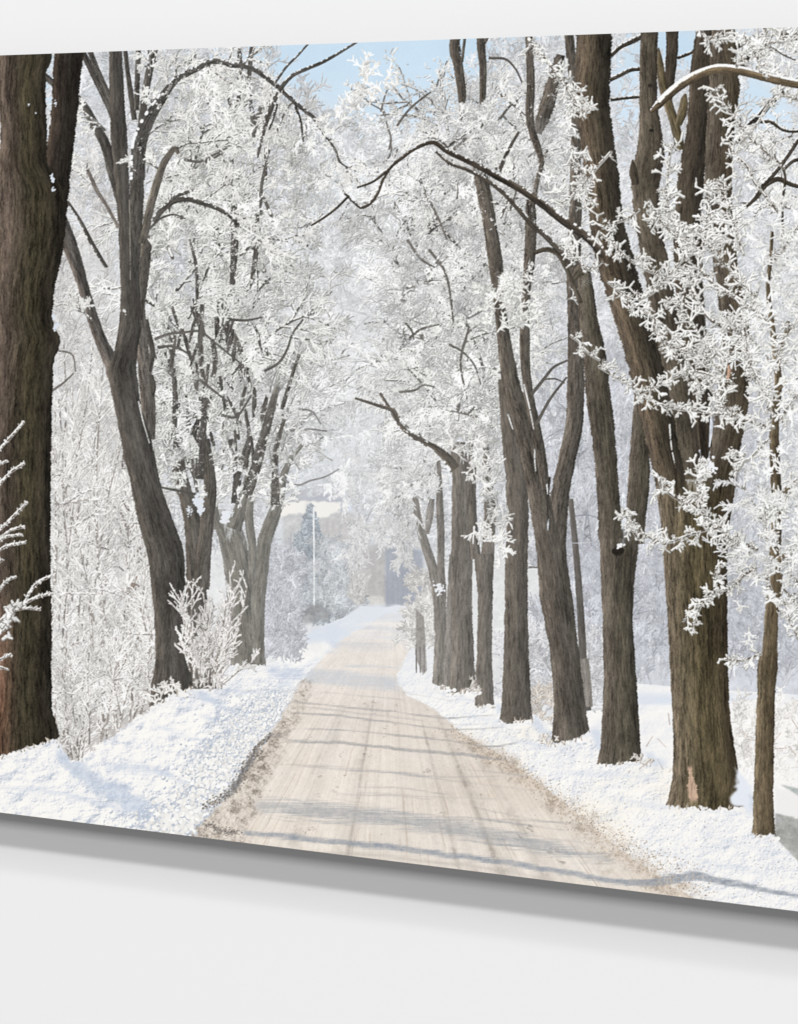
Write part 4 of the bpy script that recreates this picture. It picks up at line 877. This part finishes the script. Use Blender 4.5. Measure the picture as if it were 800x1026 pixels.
limb([(706, 420, 12), (707, 445, 10), (706, 462, 6)], [(52, 46, 40)] * 2, 'R7')
stamp(709 + rng.normal(0, 3, 60), 467 + rng.normal(0, 3.4, 60), rng.uniform(.8, 1.8, 60), np.broadcast_to(col((234, 236, 240)), (60, 3)), KEY['R7c'])
limb([(714, 400, 3), (713, 428, 3.4), (711, 448, 1)], [(198, 201, 209)] * 2, 'R7c')
# arching branches to the left
limb([(606, 256, 9), (592, 241, 8), (576, 229, 8), (560, 218, 7.5), (545, 206, 7), (525, 192, 6.5), (500, 178, 6), (470, 162, 5), (447, 151, 4.5), (435, 143, 4), (418, 148, 3), (402, 159, 3), (392, 167, 3), (385, 178, 2.6), (376, 198, 2.6), (368, 206, 2.6), (362, 208, 2.4), (355, 203, 2), (346, 194, 1.6)], [(92, 84, 74), (70, 64, 57), (58, 53, 48)], 'R7', snow=.04)
limb([(574, 267, 5), (560, 251, 5), (546, 236, 5), (532, 224, 5), (520, 210, 4.5), (506, 195, 4), (490, 182, 3.5), (470, 171, 3), (450, 163, 2.6), (437, 152, 2.2)], [(84, 78, 70), (66, 61, 55)], 'R7', snow=.04)
limb([(387, 172, 2.4), (374, 182, 2), (358, 188, 1.5)], r7d, 'R7'); limb([(350, 196, 1.8), (338, 208, 2), (325, 218, 1.8), (312, 226, 1.4)], r7d, 'R7')
# the snowy limb
limb([(652, 112, 3), (659, 106, 7), (668, 97, 8), (684, 84, 9), (700, 75, 8.5), (720, 69, 8), (742, 71, 8), (762, 76, 8.5), (782, 81, 8.5), (802, 85, 8), (840, 92, 8)], [(134, 119, 98), (108, 94, 75), (72, 63, 51)], 'R7', amp=.2, sc=1.4, snow=.55)
q, t_ = smooth_path([(661, 101, 1), (668, 94, 1), (684, 80.5, 1), (700, 71.5, 1), (720, 65.5, 1), (740, 67, 1)], .4)
stamp(q[:, 0], q[:, 1], 1.1 + .5 * np.clip(samp(T_mid, t_ * 5, t_ * 0), -1, 1), np.broadcast_to(col((244, 243, 240)), (len(q), 3)), KEY['R7c'])

# frost in front of the right group
NW, NU = (245, 244, 240), (166, 165, 161)
spray(16, 530, 575, 60, 240, lambda x, y: np.full(len(x), .9), .5, 20, .8, 'R7c', NW, NU, lambda x, y: np.clip(1 - .8 * skyhole(x, y), 0, 1) * .55, kids=(4, 3), chunks=8)

# --- R8 sapling at the right
r8 = [(138, 124, 102), (116, 103, 83), (96, 85, 67), (70, 62, 50)]
crown('R8c', np.r_[scatter(34, 765, 864, 240, 620, -2.9, -.2)], 46, 1.0, (138, 134, 128), (233, 233, 232), (184, 186, 188), kids=(6, 5, 4))
spray(220, 762, 864, 240, 600, UP, 1.0, 17, .27, 'R8c', (228, 229, 229), (194, 196, 199), kids=(5, 4), chunks=20)
limb([(774, 232, 2.5), (772, 262, 3.5), (770, 282, 4), (773, 320, 5), (777, 350, 6), (780, 385, 7), (776, 425, 9), (777, 470, 10), (779, 510, 10), (777, 550, 11), (775, 590, 13)], r8, 'R8')
limb([(782, 355, 4), (787, 338, 3.5), (790, 322, 3)], r8, 'R8'); limb([(780, 503, 5), (788, 490, 6), (798, 483, 6), (825, 474, 6)], r8, 'R8', snow=.5); limb([(776, 565, 7), (784, 558, 6), (800, 551, 6), (830, 543, 6)], r8, 'R8', snow=.5)
limb([(779, 392, 2), (790, 382, 2), (808, 376, 2)], r8, 'R8'); limb([(775, 325, 2.2), (765, 318, 2.2), (757, 312, 2)], r8, 'R8')
limb([(785, 240, 2), (784, 205, 2), (785, 170, 2), (778, 160, 1.6), (762, 146, 1.4), (748, 130, 1.2)], r7d, 'R8')
trunk([(575, 769, 785), (600, 768, 782), (620, 766, 780), (650, 764, 779), (665, 759, 780), (690, 759, 777), (740, 757, 776), (800, 755, 775), (840, 754, 777)], r8, 'R8', amp=.2, sc=1.1, base=(834, 837))

def finger(n_each, path, w=1.4, L=9, key='R8c', jit=4, white=NW, under=NU, core=(86, 76, 66), cw=1.6, kids=3, along=None):
    """a bough carrying thick rime fingers"""
    q, t_ = smooth_path([(p[0], p[1], 1) for p in path], .5)
    g_ = np.gradient(q[:, :2], axis=0); ang = np.arctan2(g_[:, 1], g_[:, 0])
    stamp(q[:, 0] + .4, q[:, 1] + .6, np.full(len(q), cw * .5 + .5), np.broadcast_to(col(under), (len(q), 3)), KEY[key])
    cc = np.broadcast_to(col(core), (len(q), 3))
    stamp(q[:, 0], q[:, 1], np.full(len(q), cw * .5), cc, KEY[key])
    m = samp(T_mid, t_ * 5 + path[0][0], t_ * 0 + 3) > -.1
    stamp(q[m, 0], q[m, 1] - cw * .4, np.full(m.sum(), cw * .42), np.broadcast_to(col(white), (m.sum(), 3)), KEY[key])
    n = max(4, int(t_[-1] / 10 * n_each * .92))
    i = rng.integers(0, len(q), n)
    sg = np.where(rng.random(n) < .5, -1, 1)
    a = ang[i] + sg * rng.uniform(.5, 1.3, n)
    S, lv, ro = grow(q[i, 0], q[i, 1], a, L * rng.uniform(.5, 1.7, n), w * .38, 2, (kids,), curl=.16, spread=(.6, 1.2), shrink=(.28, .6), rs=1.05, nseg=2, tmin=.3)
    S[:, 4] *= rng.uniform(.72, 1.1, len(S)); S[:, 5] = S[:, 4] * rng.uniform(.95, 1.35, len(S))                                  # blunt rime ends
    ink(S, key, lv, ro, white, under, chunks=max(3, n // 2), ru=.3, du=(.4, .55), var=.045)
    i = rng.integers(0, len(q), n); a = ang[i] + np.where(rng.random(n) < .5, -1, 1) * rng.uniform(.4, 1.4, n)
    S, lv, ro = grow(q[i, 0], q[i, 1], a, L * rng.uniform(.4, 1.1, n), .3, 2, (4,), curl=.2, spread=(.4, 1.1), shrink=(.25, .5), nseg=2)
    ink(S, key, lv, ro, white, under, core=core, core_lv=0, chunks=max(3, n // 3))

F = finger
F(3.2, [(600, 232), (615, 245), (630, 259), (650, 271), (670, 277), (692, 280)], L=9, w=1.5)
F(3.2, [(609, 282), (625, 295), (641, 309), (660, 322), (675, 336), (686, 356), (695, 375), (704, 393)], L=10, w=1.6)
F(2.6, [(600, 367), (615, 376), (630, 385), (646, 396), (662, 405), (685, 410), (712, 413)], L=9, w=1.5)
F(2.2, [(733, 331), (715, 322), (701, 305), (693, 286), (690, 268)], L=9, w=1.4, cw=2.6)
F(2.6, [(772, 324), (757, 311), (741, 300), (725, 290), (711, 280), (699, 266)], L=9, w=1.5, cw=2.6)
F(2.4, [(775, 428), (760, 425), (738, 416), (712, 414)], L=9, w=1.5, cw=2.4)
F(3.0, [(735, 385), (722, 372), (708, 352), (700, 335), (690, 318), (676, 300)], L=10, w=1.6)
F(3.0, [(770, 400), (752, 372), (745, 345), (738, 330), (728, 318)], L=10, w=1.6)
F(3.0, [(744, 250), (728, 238), (712, 234), (694, 228), (676, 226), (660, 222), (648, 212)], L=10, w=1.6)
F(3.2, [(690, 260), (682, 238), (672, 215), (668, 192), (670, 165), (672, 145)], L=10, w=1.7)
F(3.2, [(705, 245), (708, 222), (712, 200), (716, 180)], L=11, w=1.7)
F(3.0, [(745, 255), (735, 225), (728, 205), (726, 180)], L=10, w=1.6)
F(2.8, [(785, 168), (768, 152), (752, 138), (740, 122), (728, 108), (716, 90)], L=9, w=1.5, cw=1.8)
F(3.0, [(655, 330), (668, 345), (690, 352), (712, 358), (728, 350)], L=10, w=1.5)
F(3.0, [(640, 300), (655, 292), (668, 278), (682, 262), (700, 250)], L=10, w=1.5)
F(3.0, [(760, 300), (742, 282), (730, 268), (716, 255), (705, 235)], L=10, w=1.5)
F(2.8, [(735, 420), (722, 402), (712, 385), (708, 365), (712, 345)], L=11, w=1.5)
F(2.8, [(650, 200), (658, 215), (672, 232), (690, 245)], L=9, w=1.4)
F(2.8, [(640, 395), (655, 388), (675, 378), (695, 372), (715, 376)], L=9, w=1.4)
F(2.2, [(782, 215), (770, 200), (755, 180), (748, 165), (735, 152), (728, 138)], L=9, w=1.4, cw=1.8)
F(3.4, [(700, 28), (712, 40), (718, 42), (730, 32)], L=9, w=1.5)
F(3.4, [(738, 66), (748, 52), (760, 38), (772, 26)], L=11, w=1.6)
F(3.2, [(755, 56), (770, 44), (790, 36), (815, 30)], L=11, w=1.5)
F(2.6, [(745, 33), (760, 60), (762, 72)], L=9, w=1.5)
F(2.6, [(800, 100), (780, 96), (768, 108), (756, 128), (742, 143)], L=8, w=1.3)
F(3.4, [(758, 550), (745, 545), (732, 539), (720, 528), (705, 517), (690, 505), (676, 497), (661, 486)], L=10, w=1.6, cw=2.6)
F(2.8, [(722, 528), (706, 531), (690, 536), (666, 543), (648, 536), (635, 526), (624, 512)], L=9, w=1.5, cw=1.8)
F(3.4, [(707, 520), (700, 500), (699, 480), (701, 460)], L=9, w=1.6)
F(2.6, [(757, 569), (746, 576), (733, 588), (716, 594), (702, 606), (688, 617)], L=9, w=1.5, cw=2.0)
F(2.6, [(716, 594), (716, 578), (718, 568)], L=7, w=1.4); F(2.0, [(702, 606), (696, 620), (693, 632)], L=6, w=1.4)
F(3.0, [(762, 655), (746, 661), (726, 660)], L=7, w=1.4)
F(2.6, [(770, 440), (758, 452), (745, 462), (738, 452), (732, 452)], L=8, w=1.5)
F(2.2, [(745, 462), (738, 472), (734, 472)], L=5, w=1.4)
F(3.0, [(864, 470), (830, 478), (805, 488), (786, 500), (775, 520)], L=11, w=1.6)
F(3.0, [(864, 520), (830, 530), (805, 548), (784, 560)], L=11, w=1.6)
F(3.0, [(785, 590), (795, 600), (810, 612), (840, 620)], L=11, w=1.5)
F(3.0, [(790, 575), (805, 585), (830, 590)], L=10, w=1.5)
F(2.6, [(800, 640), (792, 622), (786, 600)], L=9, w=1.5)
F(2.6, [(776, 545), (768, 525), (772, 500)], L=9, w=1.6); F(2.6, [(776, 600), (770, 580), (774, 560)], L=8, w=1.6)
F(2.4, [(864, 280), (830, 300), (800, 318), (785, 345), (781, 365)], L=11, w=1.5); F(2.4, [(864, 370), (820, 380), (795, 400), (782, 420)], L=10, w=1.5)
F(2.4, [(830, 200), (800, 225), (785, 250), (775, 262)], L=10, w=1.4); F(2.2, [(746, 320), (748, 350), (760, 380), (772, 410)], L=10, w=1.4)
F(2.6, [(572, 148), (580, 165), (588, 185), (586, 210)], L=10, w=1.4, key='R7c'); F(2.4, [(612, 152), (600, 165), (590, 178), (578, 192), (560, 205)], L=9, w=1.3, key='R7c')
F(2.4, [(530, 40), (545, 58), (560, 74), (575, 95), (582, 108)], L=9, w=1.5, key='R7c', cw=3); F(2.2, [(556, 72), (570, 92), (582, 112), (590, 112)], L=9, w=1.5, key='R7c')
F(2.2, [(560, 245), (578, 258), (592, 270), (603, 262)], L=7, w=1.3, key='R7c'); F(2.2, [(572, 336), (580, 342), (588, 352), (600, 360)], L=8, w=1.5); F(2.2, [(640, 210), (630, 218), (612, 224), (604, 228)], L=9, w=1.3)
F(2.4, [(622, 520), (628, 510), (633, 530), (640, 540)], L=6, w=1.3)
spray(120, 748, 864, 440, 680, UP, 1.2, 12, .7, 'R8c', (244, 243, 240), (192, 193, 193), lambda x, y: np.clip((640 - y) / 60, 0, 1) * ss(735, 800, x + 20), kids=(4, 3), chunks=18)
spray(100, 765, 864, 180, 440, UP, 1.2, 17, .75, 'R8c', NW, (196, 197, 197), lambda x, y: np.clip((x - 700) / 60, .2, 1) * .8, kids=(4, 3), chunks=14)
# brown leaves caught in the rime
for P in ([(730, 366, 2), (731, 373, 3.4), (729, 380, 1.5)],):
    limb(P, [(172, 144, 124), (150, 124, 106)], 'R8')

# --- L1, nearest at the left
spray(90, -64, -8, 60, 740, UP, .8, 30, .6, 'thicket', (234, 233, 231), (186, 184, 182), kids=(5, 4), chunks=12)
l1 = [(108, 95, 84), (84, 74, 66), (70, 63, 53), (66, 61, 47), (54, 49, 40), (44, 41, 36)]
l1s = [(80, 69, 60), (54, 48, 43), (42, 39, 35), (38, 35, 32)]
limb([(71, 40, 30), (67, 80, 27), (65, 110, 26), (61, 145, 26), (57, 180, 26), (52, 215, 30), (46, 250, 34)], l1s, 'L1', amp=.22)
def l1_red_bark(xx, yy, u, c):  # redder bark low on the left side
    red = ss(560, 720, yy) * (1 - ss(.15, .55, u))
    return c * (1 + red[..., None] * col((.30, .10, .0)))
trunk([(40, -6, 54), (60, -4, 52), (75, -3, 46), (100, -3, 46), (125, 1, 47), (165, -1, 48), (190, -4, 64), (230, -6, 66), (258, -7, 62), (290, -7, 55), (318, -7, 52), (330, -7, 57), (342, -7, 61), (350, -8, 59), (360, -8, 54), (385, -8, 53), (430, -9, 52),
       (500, -10, 51), (560, -10, 51), (620, -11, 52), (700, -13, 52), (736, -15, 54), (762, -18, 57)], l1, 'L1', amp=.27, sc=.62, base=(766, 736), rough=.45, tone=l1_red_bark)
for x, y, rr in ((56, 327, 2.6), (54, 318, 1.6), (55.5, 103, 1.6), (53, 180, 2.2), (53.5, 190, 1.8), (52, 176, 1.6), (36, 113, .8), (29, 105, .7)):
    stamp(x + rng.normal(0, rr * .4, 14), y + rng.normal(0, rr * .7, 14), np.full(14, rr * .45), np.broadcast_to(col((214, 220, 230)), (14, 3)), KEY['L1c'])
LW, LU = (245, 244, 241), (150, 146, 142)
for P in ([(-20, 470), (0, 449), (10, 438), (24, 422)], [(-14, 475), (0, 464), (7, 461)], [(-16, 500), (0, 484), (10, 473), (24, 464)], [(-16, 545), (0, 530), (12, 518), (27, 503)], [(-14, 552), (0, 540), (10, 531), (24, 527)], [(-10, 552), (4, 538), (22, 535)], [(-8, 555), (8, 546), (25, 543)], [(-8, 570), (0, 562), (2, 560)],
          [(-10, 602), (0, 590), (6, 582), (16, 577)], [(-14, 640), (0, 622), (12, 611), (22, 606), (30, 592), (38, 583), (52, 576)], [(22, 606), (36, 598), (52, 594)], [(10, 612), (24, 609), (40, 610)], [(-12, 668), (0, 660), (11, 655)], [(-10, 664), (0, 668), (8, 670)]):
    q, t_ = smooth_path([(p[0], p[1], 1) for p in P], .4)
    stamp(q[:, 0] + .6, q[:, 1] + 1.0, np.full(len(q), 1.1), np.broadcast_to(col(LU), (len(q), 3)), KEY['L1c'])
    stamp(q[:, 0], q[:, 1], (1.0 - .4 * t_ / t_[-1]) + .4 * np.clip(samp(T_mid, t_ * 9 + P[0][1], t_ * 0), -1, 1), np.broadcast_to(col(LW), (len(q), 3)), KEY['L1c'])
    nn = max(4, int(t_[-1] / 2.2)); ii = rng.integers(0, len(q), nn)
    gg = np.gradient(q[:, :2], axis=0); aa = np.arctan2(gg[:, 1], gg[:, 0])[ii] + np.where(rng.random(nn) < .5, -1, 1) * rng.uniform(.5, 1.4, nn)
    S, lv, ro = grow(q[ii, 0], q[ii, 1], aa, rng.uniform(1.4, 3.6, nn), .42, 1, ()); ink(S, 'L1c', lv, ro, LW, LU, chunks=2)
    dm = samp(T_mid, t_ * 7 + P[0][0], t_ * 0 + 70) > .7
    stamp(q[dm, 0] + .2, q[dm, 1] + .9, np.full(dm.sum(), .45), np.broadcast_to(col((92, 80, 70)), (dm.sum(), 3)), KEY['L1c'])
x = np.array([2, 4, 8, 10, 12, 14, 6, 3, 0, 8.]); y = np.array([628, 622, 618, 612, 614, 606, 610, 640, 634, 626.])
S, lv, ro = grow(x, y, rng.uniform(-2.2, 1.2, 10), 8, 1.2, 2, (3,), rs=1, spread=(.5, 1.2)); ink(S, 'L1c', lv, ro, LW, LU, chunks=5, ru=.6)

# snow tufts and grass at the trunk feet
def foot(x0, x1, y0, y1, key, n=26):
    n = max(4, n // 3)
    k_ = max(3, n // 2); hx = rng.uniform(x0, x1, k_); hy = lerp(y0, y1, (hx - x0) / (x1 - x0)) + rng.uniform(2.5, 4.5, k_)
    for _ in range(5): stamp(hx + rng.normal(0, 2.2, k_), hy + rng.normal(0, .5, k_), rng.uniform(1.2, 2.6, k_), np.clip(col((243, 241, 239)) * rng.normal(1, .012, (k_, 1)), 0, 253), KEY[key])
    x = rng.uniform(x0 - 1, x1 + 1, n); y = lerp(y0, y1, (x - x0) / (x1 - x0)) + rng.normal(2.2, 1.0, n)
    for _ in range(3):
        px = x + rng.normal(0, 1.1, n); py = y + rng.normal(0, .7, n)
        stamp(px + .3, py + .6, rng.uniform(.4, 1.3, n), np.broadcast_to(col((216, 219, 225)), (n, 3)), KEY[key])
        stamp(px, py, rng.uniform(.4, 1.2, n), np.clip(col((244, 242, 238)) * rng.normal(1, .02, (n, 1)), 0, 253), KEY[key])
    m_ = max(3, n // 2)
    gx_ = rng.uniform(x0, x1, m_); gy_ = lerp(y0, y1, (gx_ - x0) / (x1 - x0)) + 2
    S, lv, ro = grow(gx_, gy_, UP + rng.normal(0, .5, m_), rng.uniform(2, 6, m_), .3, 1, ())
    ink(S, key, lv, ro, (206, 196, 184), (150, 140, 130), chunks=2)
foot(-4, 50, 760, 741, 'bank', 60); foot(154, 192, 706, 688, 'bank', 34)
foot(432, 451, 687, 689, 'verge', 16); foot(446, 478, 694, 691, 'verge', 30); foot(475, 496, 706, 706, 'verge', 18); foot(502, 534, 722, 721, 'verge', 30); foot(556, 592, 746, 737, 'verge', 34); foot(602, 644, 766, 761, 'verge', 40); foot(669, 745, 808, 808, 'verge', 46); foot(754, 778, 836, 837, 'verge', 14)
poly([(733, 806), (738, 782), (737, 770), (743, 776), (752, 790), (752, 812)], (228, 232, 240), 'verge', soft=1, jit=1.2)
poly([(645, 765), (642, 755), (648, 756), (656, 768)], (240, 240, 242), 'verge', soft=.7, jit=1)
for x0, x1, y in ((470, 478, 690), (545, 558, 744), (640, 652, 762)):
    spray(8, x0, x1, y - 3, y + 5, UP, .7, 5, .4, 'verge', (236, 232, 226), (170, 160, 150), kids=(3, 3), chunks=3)
# speckles of grit on the verge
n = 700
gx = rng.uniform(470, 864, n); gy = rng.uniform(730, 900, n)
vl = np.interp(gx, [p[0] for p in vergeL[7:]], [p[1] for p in vergeL[7:]])
k = (gy < vl - 3) & (gy > vl - 95)
ok = ID[np.clip(((gy - Y0) * SS).astype(int), 0, CH - 1), np.clip(((gx - X0) * SS).astype(int), 0, CW - 1)] == KEY['verge']
k &= ok
stamp(gx[k], gy[k], rng.uniform(.25, .6, k.sum()), lerp(col((150, 144, 140)), col((206, 208, 214)), rng.random((k.sum(), 1))).astype(f32), KEY['verge'])

# low haze settled over the far avenue, as the photograph printed here has it
sj, si, xx, yy = box(230, 470, 330, 660)
g = np.exp(-((xx - 345) / 62.) ** 2 - ((yy - 520) / 95.) ** 2)
put(sj, si, np.broadcast_to(col((222, 225, 229)), xx.shape + (3,)), .13 * g)

# ------------------------------------------------------------------ place the print in the room
F_PX = 1400.0
TH = -math.atan(1.94e-4 * F_PX)
DIST, EYE = 1.50, 0.0
HOR, CXP, CYP, PH = 225.0, 400.0, 513.0, 1026.0
def plane(px, py):
    u = px - CXP; v = HOR - py
    t = DIST / (F_PX * math.cos(TH) - u * math.sin(TH))
    return t * (F_PX * math.sin(TH) + u * math.cos(TH)), EYE + t * v

def srgb_lin(c):
    c = c / 255.0
    return np.where(c <= .04045, c / 12.92, ((c + .055) / 1.055) ** 2.4)

scene = bpy.context.scene
coll = scene.collection
LIT = 0.99        # light a white diffuse surface sends back on this wall

def principled(name, color, rough=.8, spec=.2):
    m = bpy.data.materials.new(name); m.use_nodes = True
    b = m.node_tree.nodes['Principled BSDF']
    b.inputs['Base Color'].default_value = (*color, 1); b.inputs['Roughness'].default_value = rough
    b.inputs['Specular IOR Level'].default_value = spec
    return m, b

ink_mat, b = principled('printed_ink', (1, 1, 1), .6, .0)
at = ink_mat.node_tree.nodes.new('ShaderNodeAttribute'); at.attribute_name = 'ink'
ink_mat.node_tree.links.new(at.outputs['Color'], b.inputs['Base Color'])
edge_mat, b = principled('panel_edge', (.05, .05, .05), .6)  # near-black so the lit top edge bounces little onto the wall
wall_mat, b = principled('wall_paint', (.86, .86, .86), .9, .0)

# downsample the painting
B = (A[0::2, 0::2][:CH // 2, :CW // 2] + A[1::2, 0::2][:CH // 2, :CW // 2] + A[0::2, 1::2][:CH // 2, :CW // 2] + A[1::2, 1::2][:CH // 2, :CW // 2]) / 4
B3 = np.stack([blur(B[..., k], 1) for k in range(3)], -1)
B += .40 * (B - B3)
B += rng.normal(0, 1.6, B.shape[:2])[..., None].astype(f32)
SB = SS / 2
NX, NY = int(920 * 1.5), int(868 * 1.5)
gx = np.linspace(-60, 860, NX + 1); gt = np.linspace(0, 1, NY + 1)
GX = np.broadcast_to(gx[None], (NY + 1, NX + 1))
GY = top_y(gx)[None] + gt[:, None] * (bot_y(gx) - top_y(gx))[None]
bi = (GX - X0) * SB - .5; bj = (GY - Y0) * SB - .5
i = np.clip(np.floor(bi).astype(int), 0, B.shape[1] - 2); j = np.clip(np.floor(bj).astype(int), 0, B.shape[0] - 2)
fi = (bi - i)[..., None]; fj = (bj - j)[..., None]
C = (B[j, i] * (1 - fi) + B[j, i + 1] * fi) * (1 - fj) + (B[j + 1, i] * (1 - fi) + B[j + 1, i + 1] * fi) * fj
C = np.clip(srgb_lin(np.clip(C, 0, 255)) / LIT, 0, .97)
VX, VZ = plane(GX, GY)
fx = (GX[:-1, :-1] + GX[1:, 1:]) / 2; fy = (GY[:-1, :-1] + GY[1:, 1:]) / 2
FID = ID[np.clip(((fy - Y0) * SS).astype(int), 0, CH - 1), np.clip(((fx - X0) * SS).astype(int), 0, CW - 1)]
FID = np.where(FID == 0, KEY['sky'], FID)

BODY = .050                                   # how far the print's face stands off the wall
root = bpy.data.objects.new('wall_print', None); coll.objects.link(root)
root['label'] = 'large wall print of a frosted winter tree avenue with a snowy road'
root['category'] = 'wall print'
cx, cz = plane(400.0, float(top_y(400) + bot_y(400)) / 2)
root.location = (cx, 0, cz)
from mathutils import Matrix
def adopt(o, parent):
    o.parent = parent
    o.matrix_parent_inverse = Matrix.Translation((-cx, 0, -cz)) if parent is root else Matrix.Identity(4)

vid = np.arange((NY + 1) * (NX + 1)).reshape(NY + 1, NX + 1)
q4 = np.stack([vid[1:, :-1], vid[1:, 1:], vid[:-1, 1:], vid[:-1, :-1]], -1)
FVX, FVZ, FC = VX.ravel(), VZ.ravel(), C.reshape(-1, 3)
def sheet(name, faces):
    u, inv = np.unique(faces.ravel(), return_inverse=True)
    me = bpy.data.meshes.new(name)
    n, nf = len(u), len(faces)
    me.vertices.add(n); me.loops.add(nf * 4); me.polygons.add(nf)
    co = np.zeros((n, 3), f32); co[:, 0] = FVX[u]; co[:, 2] = FVZ[u]
    me.vertices.foreach_set('co', co.ravel())
    me.loops.foreach_set('vertex_index', inv.astype(np.int32).ravel())
    me.polygons.foreach_set('loop_start', np.arange(0, nf * 4, 4, dtype=np.int32))
    me.update(calc_edges=True)
    ca = me.color_attributes.new('ink', 'FLOAT_COLOR', 'POINT')
    cc = np.ones((n, 4), f32); cc[:, :3] = FC[u]
    ca.data.foreach_set('color', cc.ravel())
    me.materials.append(ink_mat)
    o = bpy.data.objects.new(name, me); coll.objects.link(o)
    return o
objs = {}
for key, name, label, parent, kind in PARTS:
    m = FID == KEY[key]
    if not m.any(): continue
    o = sheet(name, q4[m]); objs[key] = o
    if label: o['label'] = label
    if kind: o['kind'] = kind
    adopt(o, objs[parent] if parent else root)

def slab(name, x0, x1, y0, y1, z0, z1, mat):
    v = [(x, y, z) for x in (x0, x1) for y in (y0, y1) for z in (z0, z1)]
    f = [(0, 1, 3, 2), (4, 6, 7, 5), (0, 4, 5, 1), (2, 3, 7, 6), (0, 2, 6, 4), (1, 5, 7, 3)]
    me = bpy.data.meshes.new(name); me.from_pydata(v, [], f); me.update(); me.materials.append(mat)
    o = bpy.data.objects.new(name, me); coll.objects.link(o); return o
xa, zt = plane(-60., float(top_y(-60))); xb, zb = plane(860., float(bot_y(860)))
p = slab('panel', xa, xb, .0004, BODY - .001, zb, zt, edge_mat); adopt(p, root)
p['label'] = 'dark rigid panel behind the printed picture'
w = slab('wall', -9, 9, BODY, BODY + .2, -7, 7, wall_mat); w['kind'] = 'structure'; w['label'] = 'plain white wall behind the print'; w['category'] = 'wall'

# ------------------------------------------------------------------ lamps
world = bpy.data.worlds.new('World'); scene.world = world; world.use_nodes = True
world.node_tree.nodes['Background'].inputs['Color'].default_value = (1, 1, 1, 1)
world.node_tree.nodes['Background'].inputs['Strength'].default_value = .265
def lamp(name, elev, dist, share, wide, high):
    L = bpy.data.lights.new(name, 'AREA'); L.shape = 'RECTANGLE'; L.size = wide; L.size_y = high
    o = bpy.data.objects.new(name, L); coll.objects.link(o)
    d = np.array((0.12, -math.cos(elev), math.sin(elev))); d /= np.linalg.norm(d)
    o.location = (cx + d[0] * dist, d[1] * dist, cz + d[2] * dist)
    from mathutils import Vector
    o.rotation_euler = Vector(-d).to_track_quat('-Z', 'Y').to_euler()
    # radiance so that the wall reflects `share` of white: E = P cos / (pi d^2), out = E/pi
    L.energy = share * math.pi * math.pi * dist * dist / (-d[1])
    return o
lamp('gallery_lamp', math.radians(36), 30, .285, 6.0, 5.0)
lamp('gallery_lamp', math.radians(52), 30, .325, 6.0, 1.3)
lamp('gallery_lamp', math.radians(62), 30, .09, 6.0, 1.0)
lamp('gallery_lamp', math.radians(57.5), 30, .07, 6.0, 4.5)

# ------------------------------------------------------------------ camera
cam = bpy.data.cameras.new('camera'); co = bpy.data.objects.new('camera', cam); coll.objects.link(co)
co.location = (0, -DIST, EYE); co.rotation_euler = (math.pi / 2, 0, -TH)
cam.sensor_fit = 'AUTO'; cam.sensor_width = 36; cam.lens = 36 * F_PX / PH
cam.shift_y = -(CYP - HOR) / PH
cam.clip_start = .01; cam.clip_end = 200
scene.camera = co
scene.view_settings.view_transform = 'Standard'; scene.view_settings.look = 'None'
scene.view_settings.exposure = 0; scene.view_settings.gamma = 1
